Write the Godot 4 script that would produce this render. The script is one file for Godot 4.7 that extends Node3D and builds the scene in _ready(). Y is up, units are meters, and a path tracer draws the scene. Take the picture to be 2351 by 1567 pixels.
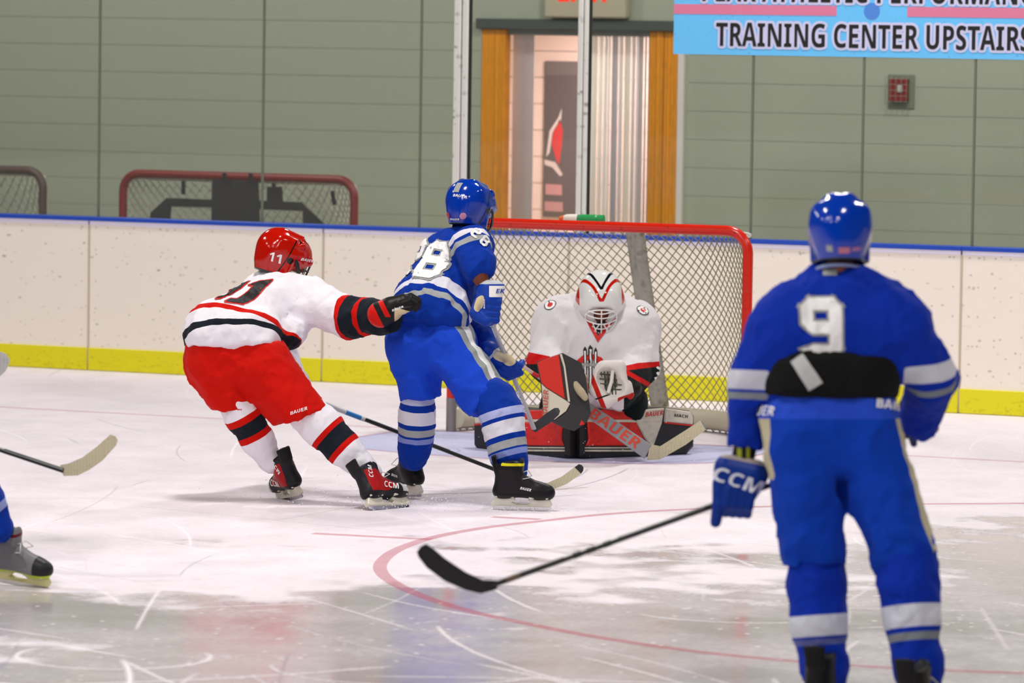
extends Node3D
# Ice hockey: a skater reaches for a blue player in front of the goal. Axes: x along the goal line, y up, z out from the goal line towards the blue line. Metres.

const F := 11128.35                      # focal length in pixels of the 2351 x 1567 frame
const EYE := Vector3(11.588, 2.3886, 25.9332)
const BOARD_Z := -3.122                  # ice side of the end boards
const BOARD_H := 1.059
const WALL_Z := -6.2

var RX: Vector3
var UY: Vector3
var FW: Vector3
var taken := {}
var bold: Font
var M := {}

# ------------------------------------------------------------------ small helpers
func aim() -> void:
	var yaw := -0.437852
	var pitch := 0.064054
	var roll := 0.014684
	FW = Vector3(sin(yaw) * cos(pitch), -sin(pitch), -cos(yaw) * cos(pitch))
	var r := Vector3(cos(yaw), 0, sin(yaw))
	var u := r.cross(FW)
	RX = r * cos(roll) + u * sin(roll)
	UY = u * cos(roll) - r * sin(roll)

func ray(x: float, y: float) -> Vector3:
	return FW + RX * ((x - 1175.5) / F) - UY * ((y - 783.5) / F)

func P(x: float, y: float, depth: float) -> Vector3:
	return EYE + ray(x, y) * depth

func on_ice(x: float, y: float) -> Vector3:
	var d := ray(x, y)
	return EYE - d * (EYE.y / d.y)

func on_z(x: float, y: float, z: float) -> Vector3:
	var d := ray(x, y)
	return EYE + d * ((z - EYE.z) / d.z)

func C(hex: String) -> Color:
	return Color(hex)

func lin(hex: String) -> Color:
	return Color(hex).srgb_to_linear()

func mat(called: String, hex: String, rough := 0.7, metal := 0.0) -> StandardMaterial3D:
	var m := StandardMaterial3D.new()
	m.resource_name = called
	m.albedo_color = Color(hex)
	m.roughness = rough
	m.metallic = metal
	return m

func cloth(called: String, rough := 0.85) -> StandardMaterial3D:      # colours come from the dyed panels (vertex colours)
	var m := mat(called, "ffffff", rough)
	m.vertex_color_use_as_albedo = true
	m.rim_enabled = true
	m.rim = 0.05
	m.rim_tint = 0.7
	m.metallic_specular = 0.28
	return m

func numbered(called: String) -> String:
	var n: int = taken.get(called, -1) + 1
	taken[called] = n
	return called if n == 0 else "%s_%03d" % [called, n]

func thing(called: String, label: String, category: String, at := Vector3.ZERO, group := "") -> Node3D:
	var o := Node3D.new()
	o.name = numbered(called)
	add_child(o)
	o.position = at
	tag(o, label, category, group)
	return o

func tag(o: Node3D, label: String, category: String, group := "", kind := "") -> void:
	if label: o.set_meta("label", label)
	if category: o.set_meta("category", category)
	if group: o.set_meta("group", group)
	if kind: o.set_meta("kind", kind)

func put(called: String, mesh: Mesh, material: Material, parent: Node3D = null) -> MeshInstance3D:
	var o := MeshInstance3D.new()
	o.mesh = mesh
	if material: o.material_override = material
	if parent:
		o.name = called
		parent.add_child(o, true)
		o.transform = parent_inverse(parent)       # meshes are written in world coordinates
	else:
		o.name = numbered(called)
		add_child(o)
	return o

func parent_inverse(parent: Node3D) -> Transform3D:
	var t := Transform3D()
	var n: Node = parent
	while n != self:
		t = (n as Node3D).transform * t
		n = n.get_parent()
	return t.affine_inverse()

func local(called: String, mesh: Mesh, material: Material, parent: Node3D) -> MeshInstance3D:   # mesh already in the parent's axes
	var o := MeshInstance3D.new()
	o.mesh = mesh
	if material: o.material_override = material
	o.name = called
	parent.add_child(o, true)
	return o

func struct(called: String, mesh: Mesh, material: Material, label := "") -> MeshInstance3D:
	var o := put(called, mesh, material)
	o.set_meta("kind", "structure")
	if label: o.set_meta("label", label)
	return o

# ------------------------------------------------------------------ geometry collector
class Geo:
	var v := PackedVector3Array()
	var n := PackedVector3Array()
	var c := PackedColorArray()
	var uv := PackedVector2Array()
	var color := Color.WHITE

	func tri(a: Vector3, b: Vector3, d: Vector3, na := Vector3.ZERO, nb := Vector3.ZERO, nd := Vector3.ZERO) -> void:
		if na == Vector3.ZERO:
			na = (d - a).cross(b - a).normalized()
			nb = na
			nd = na
		elif (d - a).cross(b - a).dot(na + nb + nd) < 0.0:      # front faces run clockwise
			var t := b
			b = d
			d = t
			t = nb
			nb = nd
			nd = t
		v.append(a); v.append(b); v.append(d)
		n.append(na); n.append(nb); n.append(nd)
		c.append(color); c.append(color); c.append(color)

	func quad(a: Vector3, b: Vector3, d: Vector3, e: Vector3, facing := Vector3.ZERO) -> void:
		if facing != Vector3.ZERO and (d - a).cross(b - a).dot(facing) < 0.0:
			tri(a, e, d); tri(a, d, b)
		else:
			tri(a, b, d); tri(a, d, e)

	func box(centre: Vector3, size: Vector3, basis := Basis(), bevel := 0.0) -> void:
		var h := size * 0.5
		if bevel <= 0.0:
			for ax in 3:
				for s in [-1.0, 1.0]:
					var nn := Vector3.ZERO
					nn[ax] = s
					var p := Vector3.ZERO
					p[(ax + 1) % 3] = 1
					var q := Vector3.ZERO
					q[(ax + 2) % 3] = 1
					quad(centre + basis * ((nn - p - q) * h), centre + basis * ((nn + p - q) * h), centre + basis * ((nn + p + q) * h), centre + basis * ((nn - p + q) * h), basis * nn)
			return
		bevel = minf(bevel, minf(h.x, minf(h.y, h.z)) * 0.9)
		var i := h - Vector3.ONE * bevel
		for ax in 3:
			var a1 := (ax + 1) % 3
			var a2 := (ax + 2) % 3
			for s in [-1.0, 1.0]:
				var k := []
				for st in [[-1, -1], [1, -1], [1, 1], [-1, 1]]:
					var p := Vector3.ZERO
					p[ax] = s * h[ax]
					p[a1] = st[0] * i[a1]
					p[a2] = st[1] * i[a2]
					k.append(centre + basis * p)
				var nn := Vector3.ZERO
				nn[ax] = s
				quad(k[0], k[1], k[2], k[3], basis * nn)
			for s1 in [-1.0, 1.0]:           # the bevel along axis ax
				for s2 in [-1.0, 1.0]:
					var k := []
					for w in [[-1, 0], [1, 0], [1, 1], [-1, 1]]:
						var p := Vector3.ZERO
						p[ax] = w[0] * i[ax]
						p[a1] = s1 * (h[a1] if w[1] == 0 else i[a1])
						p[a2] = s2 * (i[a2] if w[1] == 0 else h[a2])
						k.append(centre + basis * p)
					var nn := Vector3.ZERO
					nn[a1] = s1
					nn[a2] = s2
					quad(k[0], k[1], k[2], k[3], basis * nn)
		for sx in [-1.0, 1.0]:
			for sy in [-1.0, 1.0]:
				for sz in [-1.0, 1.0]:
					var s := Vector3(sx, sy, sz)
					var a := centre + basis * (s * Vector3(h.x, i.y, i.z))
					var b := centre + basis * (s * Vector3(i.x, h.y, i.z))
					var d := centre + basis * (s * Vector3(i.x, i.y, h.z))
					if (d - a).cross(b - a).dot(basis * s) < 0.0: tri(a, d, b)
					else: tri(a, b, d)

	func tube(path: Array, radii, sides := 8, closed := false, caps := true, flat_dir := Vector3.ZERO, flat := 1.0) -> void:
		var m := path.size()
		var last: Vector3 = Vector3.ZERO
		var rings := []
		var norms := []
		for i in m:
			var t: Vector3
			if closed: t = (path[(i + 1) % m] - path[(i - 1 + m) % m]).normalized()
			else: t = (path[mini(i + 1, m - 1)] - path[maxi(i - 1, 0)]).normalized()
			if last == Vector3.ZERO:
				last = flat_dir if flat_dir != Vector3.ZERO else (Vector3.UP if absf(t.y) < 0.9 else Vector3.RIGHT)
			var u: Vector3 = (last - t * last.dot(t)).normalized()
			last = u
			var w: Vector3 = t.cross(u)
			var r: float = radii[i] if radii is Array else radii
			var ring := []
			var nr := []
			for k in sides:
				var a := TAU * k / sides
				var o: Vector3 = u * (cos(a) * flat) + w * sin(a)
				ring.append(path[i] + o * r)
				nr.append((u * cos(a) + w * (sin(a) * flat)).normalized())
			rings.append(ring)
			norms.append(nr)
		for i in (m if closed else m - 1):
			var j := (i + 1) % m
			for k in sides:
				var l := (k + 1) % sides
				tri(rings[i][k], rings[j][k], rings[j][l], norms[i][k], norms[j][k], norms[j][l])
				tri(rings[i][k], rings[j][l], rings[i][l], norms[i][k], norms[j][l], norms[i][l])
		if caps and not closed:
			for e in [0, m - 1]:
				var out: Vector3 = (path[0] - path[1] if e == 0 else path[m - 1] - path[m - 2]).normalized()
				for k in range(1, sides - 1):
					tri(rings[e][0], rings[e][k], rings[e][k + 1], out, out, out)

	# a plate: outline (2D, metres) placed by origin + x*right + y*up, thickness along back; bevelled front edge
	func plate(outline: PackedVector2Array, o: Vector3, right: Vector3, up: Vector3, back: Vector3, bevel := 0.0) -> void:
		var pts := []
		for q in outline: pts.append(o + right * q.x + up * q.y)
		slab(pts, back, bevel, outline)

	func slab(pts: Array, back: Vector3, bevel := 0.0, outline := PackedVector2Array()) -> void:
		# pts: planar outline in space (front face); extruded by back
		var m := pts.size()
		var fwd := -back.normalized()
		var mid := Vector3.ZERO
		for p in pts: mid += p
		mid /= m
		var ex: Vector3 = (pts[1] - pts[0]).normalized()
		ex = (ex - fwd * ex.dot(fwd)).normalized()
		var ey: Vector3 = fwd.cross(ex)
		var flat2 := PackedVector2Array()
		for p in pts: flat2.append(Vector2((p - mid).dot(ex), (p - mid).dot(ey)))
		if Geometry2D.is_polygon_clockwise(flat2):
			pts = pts.duplicate()
			pts.reverse()
			flat2.reverse()
		var front := pts.duplicate()
		if bevel > 0.0:
			for i in m:
				var e1 := (flat2[i] - flat2[(i - 1 + m) % m]).normalized()
				var e2 := (flat2[(i + 1) % m] - flat2[i]).normalized()
				var nn := Vector2(-e1.y - e2.y, e1.x + e2.x)
				var k := nn.length()
				nn = nn / maxf(k * k * 0.5, 0.3)
				front[i] = pts[i] + (ex * nn.x + ey * nn.y) * bevel
				pts[i] = pts[i] - fwd * bevel
		var ids := Geometry2D.triangulate_polygon(flat2)
		for i in range(0, ids.size(), 3):
			tri(front[ids[i]], front[ids[i + 1]], front[ids[i + 2]], fwd, fwd, fwd)
			tri(pts[ids[i]] + back, pts[ids[i + 1]] + back, pts[ids[i + 2]] + back, -fwd, -fwd, -fwd)
		for i in m:
			var j := (i + 1) % m
			var side: Vector3 = (pts[j] - pts[i]).cross(fwd)
			quad(pts[i], pts[j], pts[j] + back, pts[i] + back, side)
			if bevel > 0.0: quad(front[i], front[j], pts[j], pts[i], side.normalized() + fwd)

	func lathe(profile: Array, o: Vector3, axis: Vector3, sides := 20) -> void:   # profile: [radius, height]
		var u := axis.cross(Vector3.UP if absf(axis.y) < 0.9 else Vector3.RIGHT).normalized()
		var w := axis.cross(u)
		for i in profile.size() - 1:
			var r0: float = profile[i][0]
			var r1: float = profile[i + 1][0]
			var a: Vector3 = o + axis * profile[i][1]
			var b: Vector3 = o + axis * profile[i + 1][1]
			for k in sides:
				var t0 := TAU * k / sides
				var t1 := TAU * (k + 1) / sides
				var d0 := u * cos(t0) + w * sin(t0)
				var d1 := u * cos(t1) + w * sin(t1)
				quad(a + d0 * r0, a + d1 * r0, b + d1 * r1, b + d0 * r1, (d0 + d1) * (b - a).dot(axis) + axis * (r0 - r1) * 2.0)

	func mesh() -> ArrayMesh:
		var arrays := []
		arrays.resize(Mesh.ARRAY_MAX)
		arrays[Mesh.ARRAY_VERTEX] = v
		arrays[Mesh.ARRAY_NORMAL] = n
		arrays[Mesh.ARRAY_COLOR] = c
		if uv.size() == v.size(): arrays[Mesh.ARRAY_TEX_UV] = uv
		var m := ArrayMesh.new()
		m.add_surface_from_arrays(Mesh.PRIMITIVE_TRIANGLES, arrays)
		return m

# ------------------------------------------------------------------ soft shapes: tapered capsules joined by a smooth minimum, meshed as surface nets
class Blob:
	var A := PackedVector3Array()
	var D := PackedVector3Array()
	var L := PackedFloat32Array()
	var RA := PackedFloat32Array()
	var RB := PackedFloat32Array()
	var K := PackedFloat32Array()
	var FN := PackedVector3Array()
	var FS := PackedFloat32Array()
	var cuts := []                      # per capsule: planes whose far side is cut away
	var holes := []                     # [a, b, radius, smooth]
	var noise: FastNoiseLite
	var noise_amp := 0.0
	var squeeze := Vector3.ONE
	var verts := PackedVector3Array()
	var norms := PackedVector3Array()
	var tris := PackedInt32Array()

	func cap(a: Vector3, b: Vector3, ra: float, rb := -1.0, k := 0.03, fn := Vector3.ZERO, fs := 1.0, cut := []) -> int:
		A.append(a)
		D.append(b - a)
		L.append(maxf((b - a).length_squared(), 1e-9))
		RA.append(ra)
		RB.append(ra if rb < 0.0 else rb)
		K.append(k)
		FN.append(fn.normalized())
		FS.append(1.0 / fs - 1.0)
		cuts.append(cut)
		return A.size() - 1

	func folds(amp: float, freq: float, s: int, stretch := Vector3.ONE) -> void:
		noise = FastNoiseLite.new()
		noise.seed = s
		noise.noise_type = FastNoiseLite.TYPE_SIMPLEX_SMOOTH
		noise.frequency = freq
		noise.fractal_type = FastNoiseLite.FRACTAL_RIDGED
		noise.fractal_octaves = 2
		noise.fractal_gain = 0.4
		noise.domain_warp_enabled = true
		noise.domain_warp_amplitude = 0.08
		noise.domain_warp_frequency = 3.0
		noise_amp = amp
		squeeze = stretch

	func one(i: int, p: Vector3) -> float:
		var q := p - A[i]
		var h := clampf(q.dot(D[i]) / L[i], 0.0, 1.0)
		q -= D[i] * h
		if FS[i] != 0.0: q += FN[i] * (q.dot(FN[i]) * FS[i])
		var d := q.length() - RA[i] - (RB[i] - RA[i]) * h
		for pl in cuts[i]: d = maxf(d, pl.distance_to(p))
		return d

	func dist(p: Vector3, who: PackedInt32Array) -> float:
		var d := 1e3
		for i in who:
			var e := one(i, p)
			var k := K[i]
			var g := k - absf(d - e)
			d = minf(d, e)
			if g > 0.0: d -= g * g * 0.25 / k
		if noise_amp > 0.0: d -= noise_amp * noise.get_noise_3dv(p * squeeze)
		for h in holes:
			var q: Vector3 = p - h[0]
			var ab: Vector3 = h[1] - h[0]
			var t := clampf(q.dot(ab) / maxf(ab.length_squared(), 1e-9), 0.0, 1.0)
			var e: float = h[2] - (q - ab * t).length()
			var k: float = h[3]
			var g := k - absf(d - e)
			d = maxf(d, e)
			if g > 0.0: d += g * g * 0.25 / k
		return d

	func all() -> PackedInt32Array:
		return PackedInt32Array(range(A.size()))

	func build(h: float) -> Blob:
		var lo := Vector3.INF
		var hi := -Vector3.INF
		for i in A.size():
			var r := maxf(RA[i], RB[i]) + noise_amp
			for e in [A[i], A[i] + D[i]]:
				lo = lo.min(e - Vector3.ONE * r)
				hi = hi.max(e + Vector3.ONE * r)
		lo -= Vector3.ONE * h * 1.5
		hi += Vector3.ONE * h * 1.5
		var B := 3
		var steep := 1.35
		for f in FS: steep = maxf(steep, (1.0 + f) * 1.2)
		var nb := ((hi - lo) / (h * B)).ceil()
		var bx := int(nb.x)
		var by := int(nb.y)
		var bz := int(nb.z)
		var nx := bx * B + 1
		var ny := by * B + 1
		var nz := bz * B + 1
		var sy := nx
		var sz := nx * ny
		var val := PackedFloat32Array()
		val.resize(nx * ny * nz)
		val.fill(1e9)
		var vid := PackedInt32Array()
		vid.resize(nx * ny * nz)
		vid.fill(-1)
		var flagged := PackedInt32Array()
		var R := h * B * 0.5 * 1.7321
		var count := A.size()
		var ds := PackedFloat32Array()
		ds.resize(count)
		for kz in bz:
			for ky in by:
				for kx in bx:
					var c := lo + Vector3(kx + 0.5, ky + 0.5, kz + 0.5) * (h * B)
					var dm := 1e9
					for i in count:
						ds[i] = one(i, c)
						dm = minf(dm, ds[i])
					if dm > R * steep + 0.03 or dm < -R * steep * 1.3 - 0.04 - noise_amp: continue
					var who := PackedInt32Array()
					for i in count:
						if ds[i] < dm + R * 2.4 + K[i]: who.append(i)
					var dd := dist(c, who)
					if absf(dd) > R * steep: continue
					flagged.append(kx); flagged.append(ky); flagged.append(kz)
					for z in range(kz * B, kz * B + B + 1):
						for y in range(ky * B, ky * B + B + 1):
							var at := z * sz + y * sy + kx * B
							for x in range(kx * B, kx * B + B + 1):
								if val[at] > 1e8:
									val[at] = dist(lo + Vector3(x, y, z) * h, who)
								at += 1
		# one vertex in each crossed cell
		var off := [0, 1, sy, sy + 1, sz, sz + 1, sz + sy, sz + sy + 1]
		var edges := [[0, 1], [2, 3], [4, 5], [6, 7], [0, 2], [1, 3], [4, 6], [5, 7], [0, 4], [1, 5], [2, 6], [3, 7]]
		var corner := [Vector3(0, 0, 0), Vector3(1, 0, 0), Vector3(0, 1, 0), Vector3(1, 1, 0), Vector3(0, 0, 1), Vector3(1, 0, 1), Vector3(0, 1, 1), Vector3(1, 1, 1)]
		var cells := PackedInt32Array()
		for f in range(0, flagged.size(), 3):
			for z in range(flagged[f + 2] * B, flagged[f + 2] * B + B):
				for y in range(flagged[f + 1] * B, flagged[f + 1] * B + B):
					for x in range(flagged[f] * B, flagged[f] * B + B):
						var at := z * sz + y * sy + x
						var neg := 0
						for o in off:
							if val[at + o] < 0.0: neg += 1
						if neg == 0 or neg == 8: continue
						var sum := Vector3.ZERO
						var m := 0
						for e in edges:
							var a: float = val[at + off[e[0]]]
							var b: float = val[at + off[e[1]]]
							if (a < 0.0) != (b < 0.0):
								sum += corner[e[0]].lerp(corner[e[1]], a / (a - b))
								m += 1
						vid[at] = verts.size()
						verts.append(lo + (Vector3(x, y, z) + sum / m) * h)
						cells.append(at)
		var steps := [1, sy, sz]
		for at in cells:
			var a: float = val[at]
			for ax in 3:
				var b: float = val[at + steps[ax]]
				if (a < 0.0) == (b < 0.0): continue
				var s1: int = steps[(ax + 1) % 3]
				var s2: int = steps[(ax + 2) % 3]
				if at - s1 - s2 < 0: continue
				var q0 := vid[at]
				var q1 := vid[at - s1]
				var q2 := vid[at - s1 - s2]
				var q3 := vid[at - s2]
				if q1 < 0 or q2 < 0 or q3 < 0: continue
				if a < 0.0:
					tris.append_array([q0, q2, q1, q0, q3, q2])
				else:
					tris.append_array([q0, q1, q2, q0, q2, q3])
		norms.resize(verts.size())
		norms.fill(Vector3.ZERO)
		for i in range(0, tris.size(), 3):
			var p0 := verts[tris[i]]
			var nn := (verts[tris[i + 2]] - p0).cross(verts[tris[i + 1]] - p0)
			norms[tris[i]] += nn
			norms[tris[i + 1]] += nn
			norms[tris[i + 2]] += nn
		for i in norms.size(): norms[i] = norms[i].normalized()
		return self

	# dye: rules [colour, [fields]]; a point takes the colour where every field is above zero; triangles are cut along the borders
	func dyed(base: Color, rules := []) -> ArrayMesh:
		var g := Geo.new()
		var fields := []
		for r in rules:
			var f := PackedFloat32Array()
			f.resize(verts.size())
			for i in verts.size():
				var least := 1e9
				for fn in r[1]: least = minf(least, fn.call(verts[i]))
				f[i] = least
			fields.append(f)
		var tc := g.color
		for i in range(0, tris.size(), 3):
			var a := tris[i]
			var b := tris[i + 1]
			var d := tris[i + 2]
			var hit := []
			var whole := base
			for k in rules.size():
				var f: PackedFloat32Array = fields[k]
				var in_a := f[a] > 0.0
				if in_a and f[b] > 0.0 and f[d] > 0.0:
					whole = rules[k][0]
					hit.clear()
				elif in_a or f[b] > 0.0 or f[d] > 0.0:
					hit.append(k)
			if hit.is_empty():
				g.v.append(verts[a]); g.v.append(verts[b]); g.v.append(verts[d])
				g.n.append(norms[a]); g.n.append(norms[b]); g.n.append(norms[d])
				g.c.append(whole); g.c.append(whole); g.c.append(whole)
				continue
			var pieces := [[[verts[a], verts[b], verts[d]], [norms[a], norms[b], norms[d]], whole, [a, b, d]]]
			var w := [Vector3(1, 0, 0), Vector3(0, 1, 0), Vector3(0, 0, 1)]
			pieces = [[w, whole]]
			for k in hit:
				var f: PackedFloat32Array = fields[k]
				var fv := Vector3(f[a], f[b], f[d])
				var next := []
				for pc in pieces:
					var pin := []
					var pout := []
					var m: int = pc[0].size()
					for j in m:
						var p: Vector3 = pc[0][j]
						var q: Vector3 = pc[0][(j + 1) % m]
						var fp := fv.dot(p)
						var fq := fv.dot(q)
						if fp > 0.0: pin.append(p)
						else: pout.append(p)
						if (fp > 0.0) != (fq > 0.0):
							var x := p.lerp(q, fp / (fp - fq))
							pin.append(x)
							pout.append(x)
					if pin.size() > 2: next.append([pin, rules[k][0]])
					if pout.size() > 2: next.append([pout, pc[1]])
				pieces = next
			for pc in pieces:
				for j in range(1, pc[0].size() - 1):
					for q in [pc[0][0], pc[0][j], pc[0][j + 1]]:
						g.v.append(verts[a] * q.x + verts[b] * q.y + verts[d] * q.z)
						g.n.append((norms[a] * q.x + norms[b] * q.y + norms[d] * q.z).normalized())
						g.c.append(pc[1])
		return g.mesh()

# ------------------------------------------------------------------ lettering and flat prints
func text_tris(text: String, height: float, slant := 0.0, font: Font = null, stretch := 1.0) -> PackedVector2Array:
	var t := TextMesh.new()
	t.font = font if font else bold
	t.text = text
	t.font_size = 64
	t.pixel_size = 0.01
	t.depth = 0.0
	t.curve_step = 1.0
	var out := PackedVector2Array()
	var arr := t.get_mesh_arrays()
	var vs: PackedVector3Array = arr[Mesh.ARRAY_VERTEX]
	var id = arr[Mesh.ARRAY_INDEX]
	if id == null or id.size() == 0: id = PackedInt32Array(range(vs.size()))
	var lo := Vector2.INF
	var hi := -Vector2.INF
	for p in vs:
		lo = lo.min(Vector2(p.x, p.y))
		hi = hi.max(Vector2(p.x, p.y))
	var s := height / (hi.y - lo.y)
	var mid := (lo + hi) * 0.5
	for i in id:
		var q := (Vector2(vs[i].x, vs[i].y) - mid) * s
		out.append(Vector2(q.x * stretch + q.y * slant, q.y))
	return out

func islands(t: PackedVector2Array) -> Array:          # the separate letters of a text
	var home := {}
	var sets := []
	for i in range(0, t.size(), 3):
		var found := {}
		for j in 3:
			var key := Vector2i((t[i + j] * 50000.0).round())
			if home.has(key): found[home[key]] = true
		var into: int
		if found.is_empty():
			into = sets.size()
			sets.append([])
		else:
			into = found.keys()[0]
			for other in found.keys().slice(1):
				sets[into].append_array(sets[other])
				sets[other] = []
				for k in home:
					if home[k] == other: home[k] = into
		sets[into].append(i)
		for j in 3: home[Vector2i((t[i + j] * 50000.0).round())] = into
	var out := []
	for s in sets:
		if s.is_empty(): continue
		var p := PackedVector2Array()
		for i in s: p.append_array([t[i], t[i + 1], t[i + 2]])
		out.append(p)
	return out

func poly_tris(polys: Array) -> PackedVector2Array:
	var out := PackedVector2Array()
	for p in polys:
		var q := PackedVector2Array(p)
		for i in Geometry2D.triangulate_polygon(q): out.append(q[i])
	return out

func grown(polys: Array, by: float) -> Array:
	var out := []
	for p in polys:
		for q in Geometry2D.offset_polygon(PackedVector2Array(p), by, Geometry2D.JOIN_MITER): out.append(q)
	return out

func split_fine(t: PackedVector2Array, longest: float) -> PackedVector2Array:
	var out := PackedVector2Array()
	var stack := []
	for i in range(0, t.size(), 3): stack.append([t[i], t[i + 1], t[i + 2]])
	while stack.size():
		var q: Array = stack.pop_back()
		var e := [q[0].distance_to(q[1]), q[1].distance_to(q[2]), q[2].distance_to(q[0])]
		var k := 0
		if e[1] > e[k]: k = 1
		if e[2] > e[k]: k = 2
		if e[k] <= longest:
			out.append(q[0]); out.append(q[1]); out.append(q[2])
			continue
		var m: Vector2 = (q[k] + q[(k + 1) % 3]) * 0.5
		stack.append([q[k], m, q[(k + 2) % 3]])
		stack.append([m, q[(k + 1) % 3], q[(k + 2) % 3]])
	return out

# a print lying on a flat face
func flat_print(g: Geo, t: PackedVector2Array, o: Vector3, right: Vector3, up: Vector3) -> void:
	var nn := right.cross(up).normalized()
	for i in range(0, t.size(), 3):
		g.tri(o + right * t[i].x + up * t[i].y, o + right * t[i + 1].x + up * t[i + 1].y, o + right * t[i + 2].x + up * t[i + 2].y, nn, nn, nn)

# a print sewn on a soft shape: each point is carried along «into» until it meets the cloth
func sewn(g: Geo, t: PackedVector2Array, blob: Blob, o: Vector3, right: Vector3, up: Vector3, into: Vector3, lift: float, fine := 0.012) -> void:
	var who := blob.all()
	var seen := {}
	var ft := split_fine(t, fine)
	into = into.normalized()
	for i in range(0, ft.size(), 3):
		var ps := []
		for j in 3:
			var q := ft[i + j]
			var key := Vector2i((q * 20000.0).round())
			if not seen.has(key):
				var p := o + right * q.x + up * q.y - into * 0.35
				var gone := 0.0
				var hit := false
				for s in 60:
					var d := blob.dist(p, who)
					if d < 0.0015:
						hit = true
						break
					p += into * maxf(d * 0.55, 0.001)
					gone += maxf(d * 0.55, 0.001)
					if gone > 0.9: break
				if hit:
					var e := 0.006
					var nn := Vector3(blob.dist(p + Vector3(e, 0, 0), who) - blob.dist(p - Vector3(e, 0, 0), who), blob.dist(p + Vector3(0, e, 0), who) - blob.dist(p - Vector3(0, e, 0), who), blob.dist(p + Vector3(0, 0, e), who) - blob.dist(p - Vector3(0, 0, e), who)).normalized()
					seen[key] = [p + nn * lift, nn]
				else:
					seen[key] = null
			ps.append(seen[key])
		if ps[0] == null or ps[1] == null or ps[2] == null: continue
		if (ps[0][0] - ps[1][0]).length() > fine * 9.0 or (ps[1][0] - ps[2][0]).length() > fine * 9.0: continue
		g.tri(ps[0][0], ps[1][0], ps[2][0], ps[0][1], ps[1][1], ps[2][1])

# block numerals, 1 wide and 1.45 high, centred: convex pieces of a chamfered seven-part figure
func numeral(ch: String) -> Array:
	var w := 0.5
	var h := 0.725
	var s := 0.3
	var k := 0.2
	var m := s * 0.5
	if ch == "1":
		return [[Vector2(-0.12, -h), Vector2(0.2, -h), Vector2(0.2, h), Vector2(-0.05, h), Vector2(-0.3, h - 0.2), Vector2(-0.3, h - 0.42), Vector2(-0.12, h - 0.42)]]
	var seg := {
		"t": [Vector2(-w + k, h), Vector2(w - k, h), Vector2(w - s, h - s), Vector2(-w + s, h - s)],
		"tl": [Vector2(-w, h - k), Vector2(-w + k, h), Vector2(-w + s, h - s)],
		"tr": [Vector2(w - k, h), Vector2(w, h - k), Vector2(w - s, h - s)],
		"ul": [Vector2(-w, h - k), Vector2(-w + s, h - s), Vector2(-w + s, m), Vector2(-w + 0.1, 0.0), Vector2(-w, 0.1)],
		"ur": [Vector2(w, h - k), Vector2(w - s, h - s), Vector2(w - s, m), Vector2(w - 0.1, 0.0), Vector2(w, 0.1)],
		"m": [Vector2(-w + 0.1, 0.0), Vector2(-w + s, m), Vector2(w - s, m), Vector2(w - 0.1, 0.0), Vector2(w - s, -m), Vector2(-w + s, -m)],
		"ll": [Vector2(-w, -h + k), Vector2(-w + s, -h + s), Vector2(-w + s, -m), Vector2(-w + 0.1, 0.0), Vector2(-w, -0.1)],
		"lr": [Vector2(w, -h + k), Vector2(w - s, -h + s), Vector2(w - s, -m), Vector2(w - 0.1, 0.0), Vector2(w, -0.1)],
		"bl": [Vector2(-w, -h + k), Vector2(-w + k, -h), Vector2(-w + s, -h + s)],
		"br": [Vector2(w - k, -h), Vector2(w, -h + k), Vector2(w - s, -h + s)],
		"b": [Vector2(-w + k, -h), Vector2(w - k, -h), Vector2(w - s, -h + s), Vector2(-w + s, -h + s)],
		"jl": [Vector2(-w, 0.12), Vector2(-w + 0.15, 0.0), Vector2(-w, -0.12)],
		"jr": [Vector2(w, 0.12), Vector2(w - 0.15, 0.0), Vector2(w, -0.12)],
	}
	var parts: Array = {
		"8": ["t", "tl", "tr", "ul", "ur", "m", "ll", "lr", "bl", "br", "b"], "9": ["t", "tl", "tr", "ul", "ur", "m", "lr", "bl", "br", "b", "jr"],
		"2": ["t", "tl", "tr", "ur", "m", "ll", "bl", "br", "b"], "3": ["t", "tl", "tr", "ur", "m", "lr", "bl", "br", "b"], "0": ["t", "tl", "tr", "ul", "ur", "ll", "lr", "bl", "br", "b", "jl", "jr"],
	}[ch]
	var out := []
	for p in parts: out.append(seg[p])
	return out

func figures(text: String, high: float, slant := 0.0) -> Array:
	var out := []
	var s := high / 1.45
	var x := -0.5 * (text.length() - 1) * 1.12
	for ch in text:
		for p in numeral(ch):
			var q := []
			for a in p: q.append(Vector2((a.x + x) + a.y * slant, a.y) * s)
			out.append(q)
		x += 1.12
	return out

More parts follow.
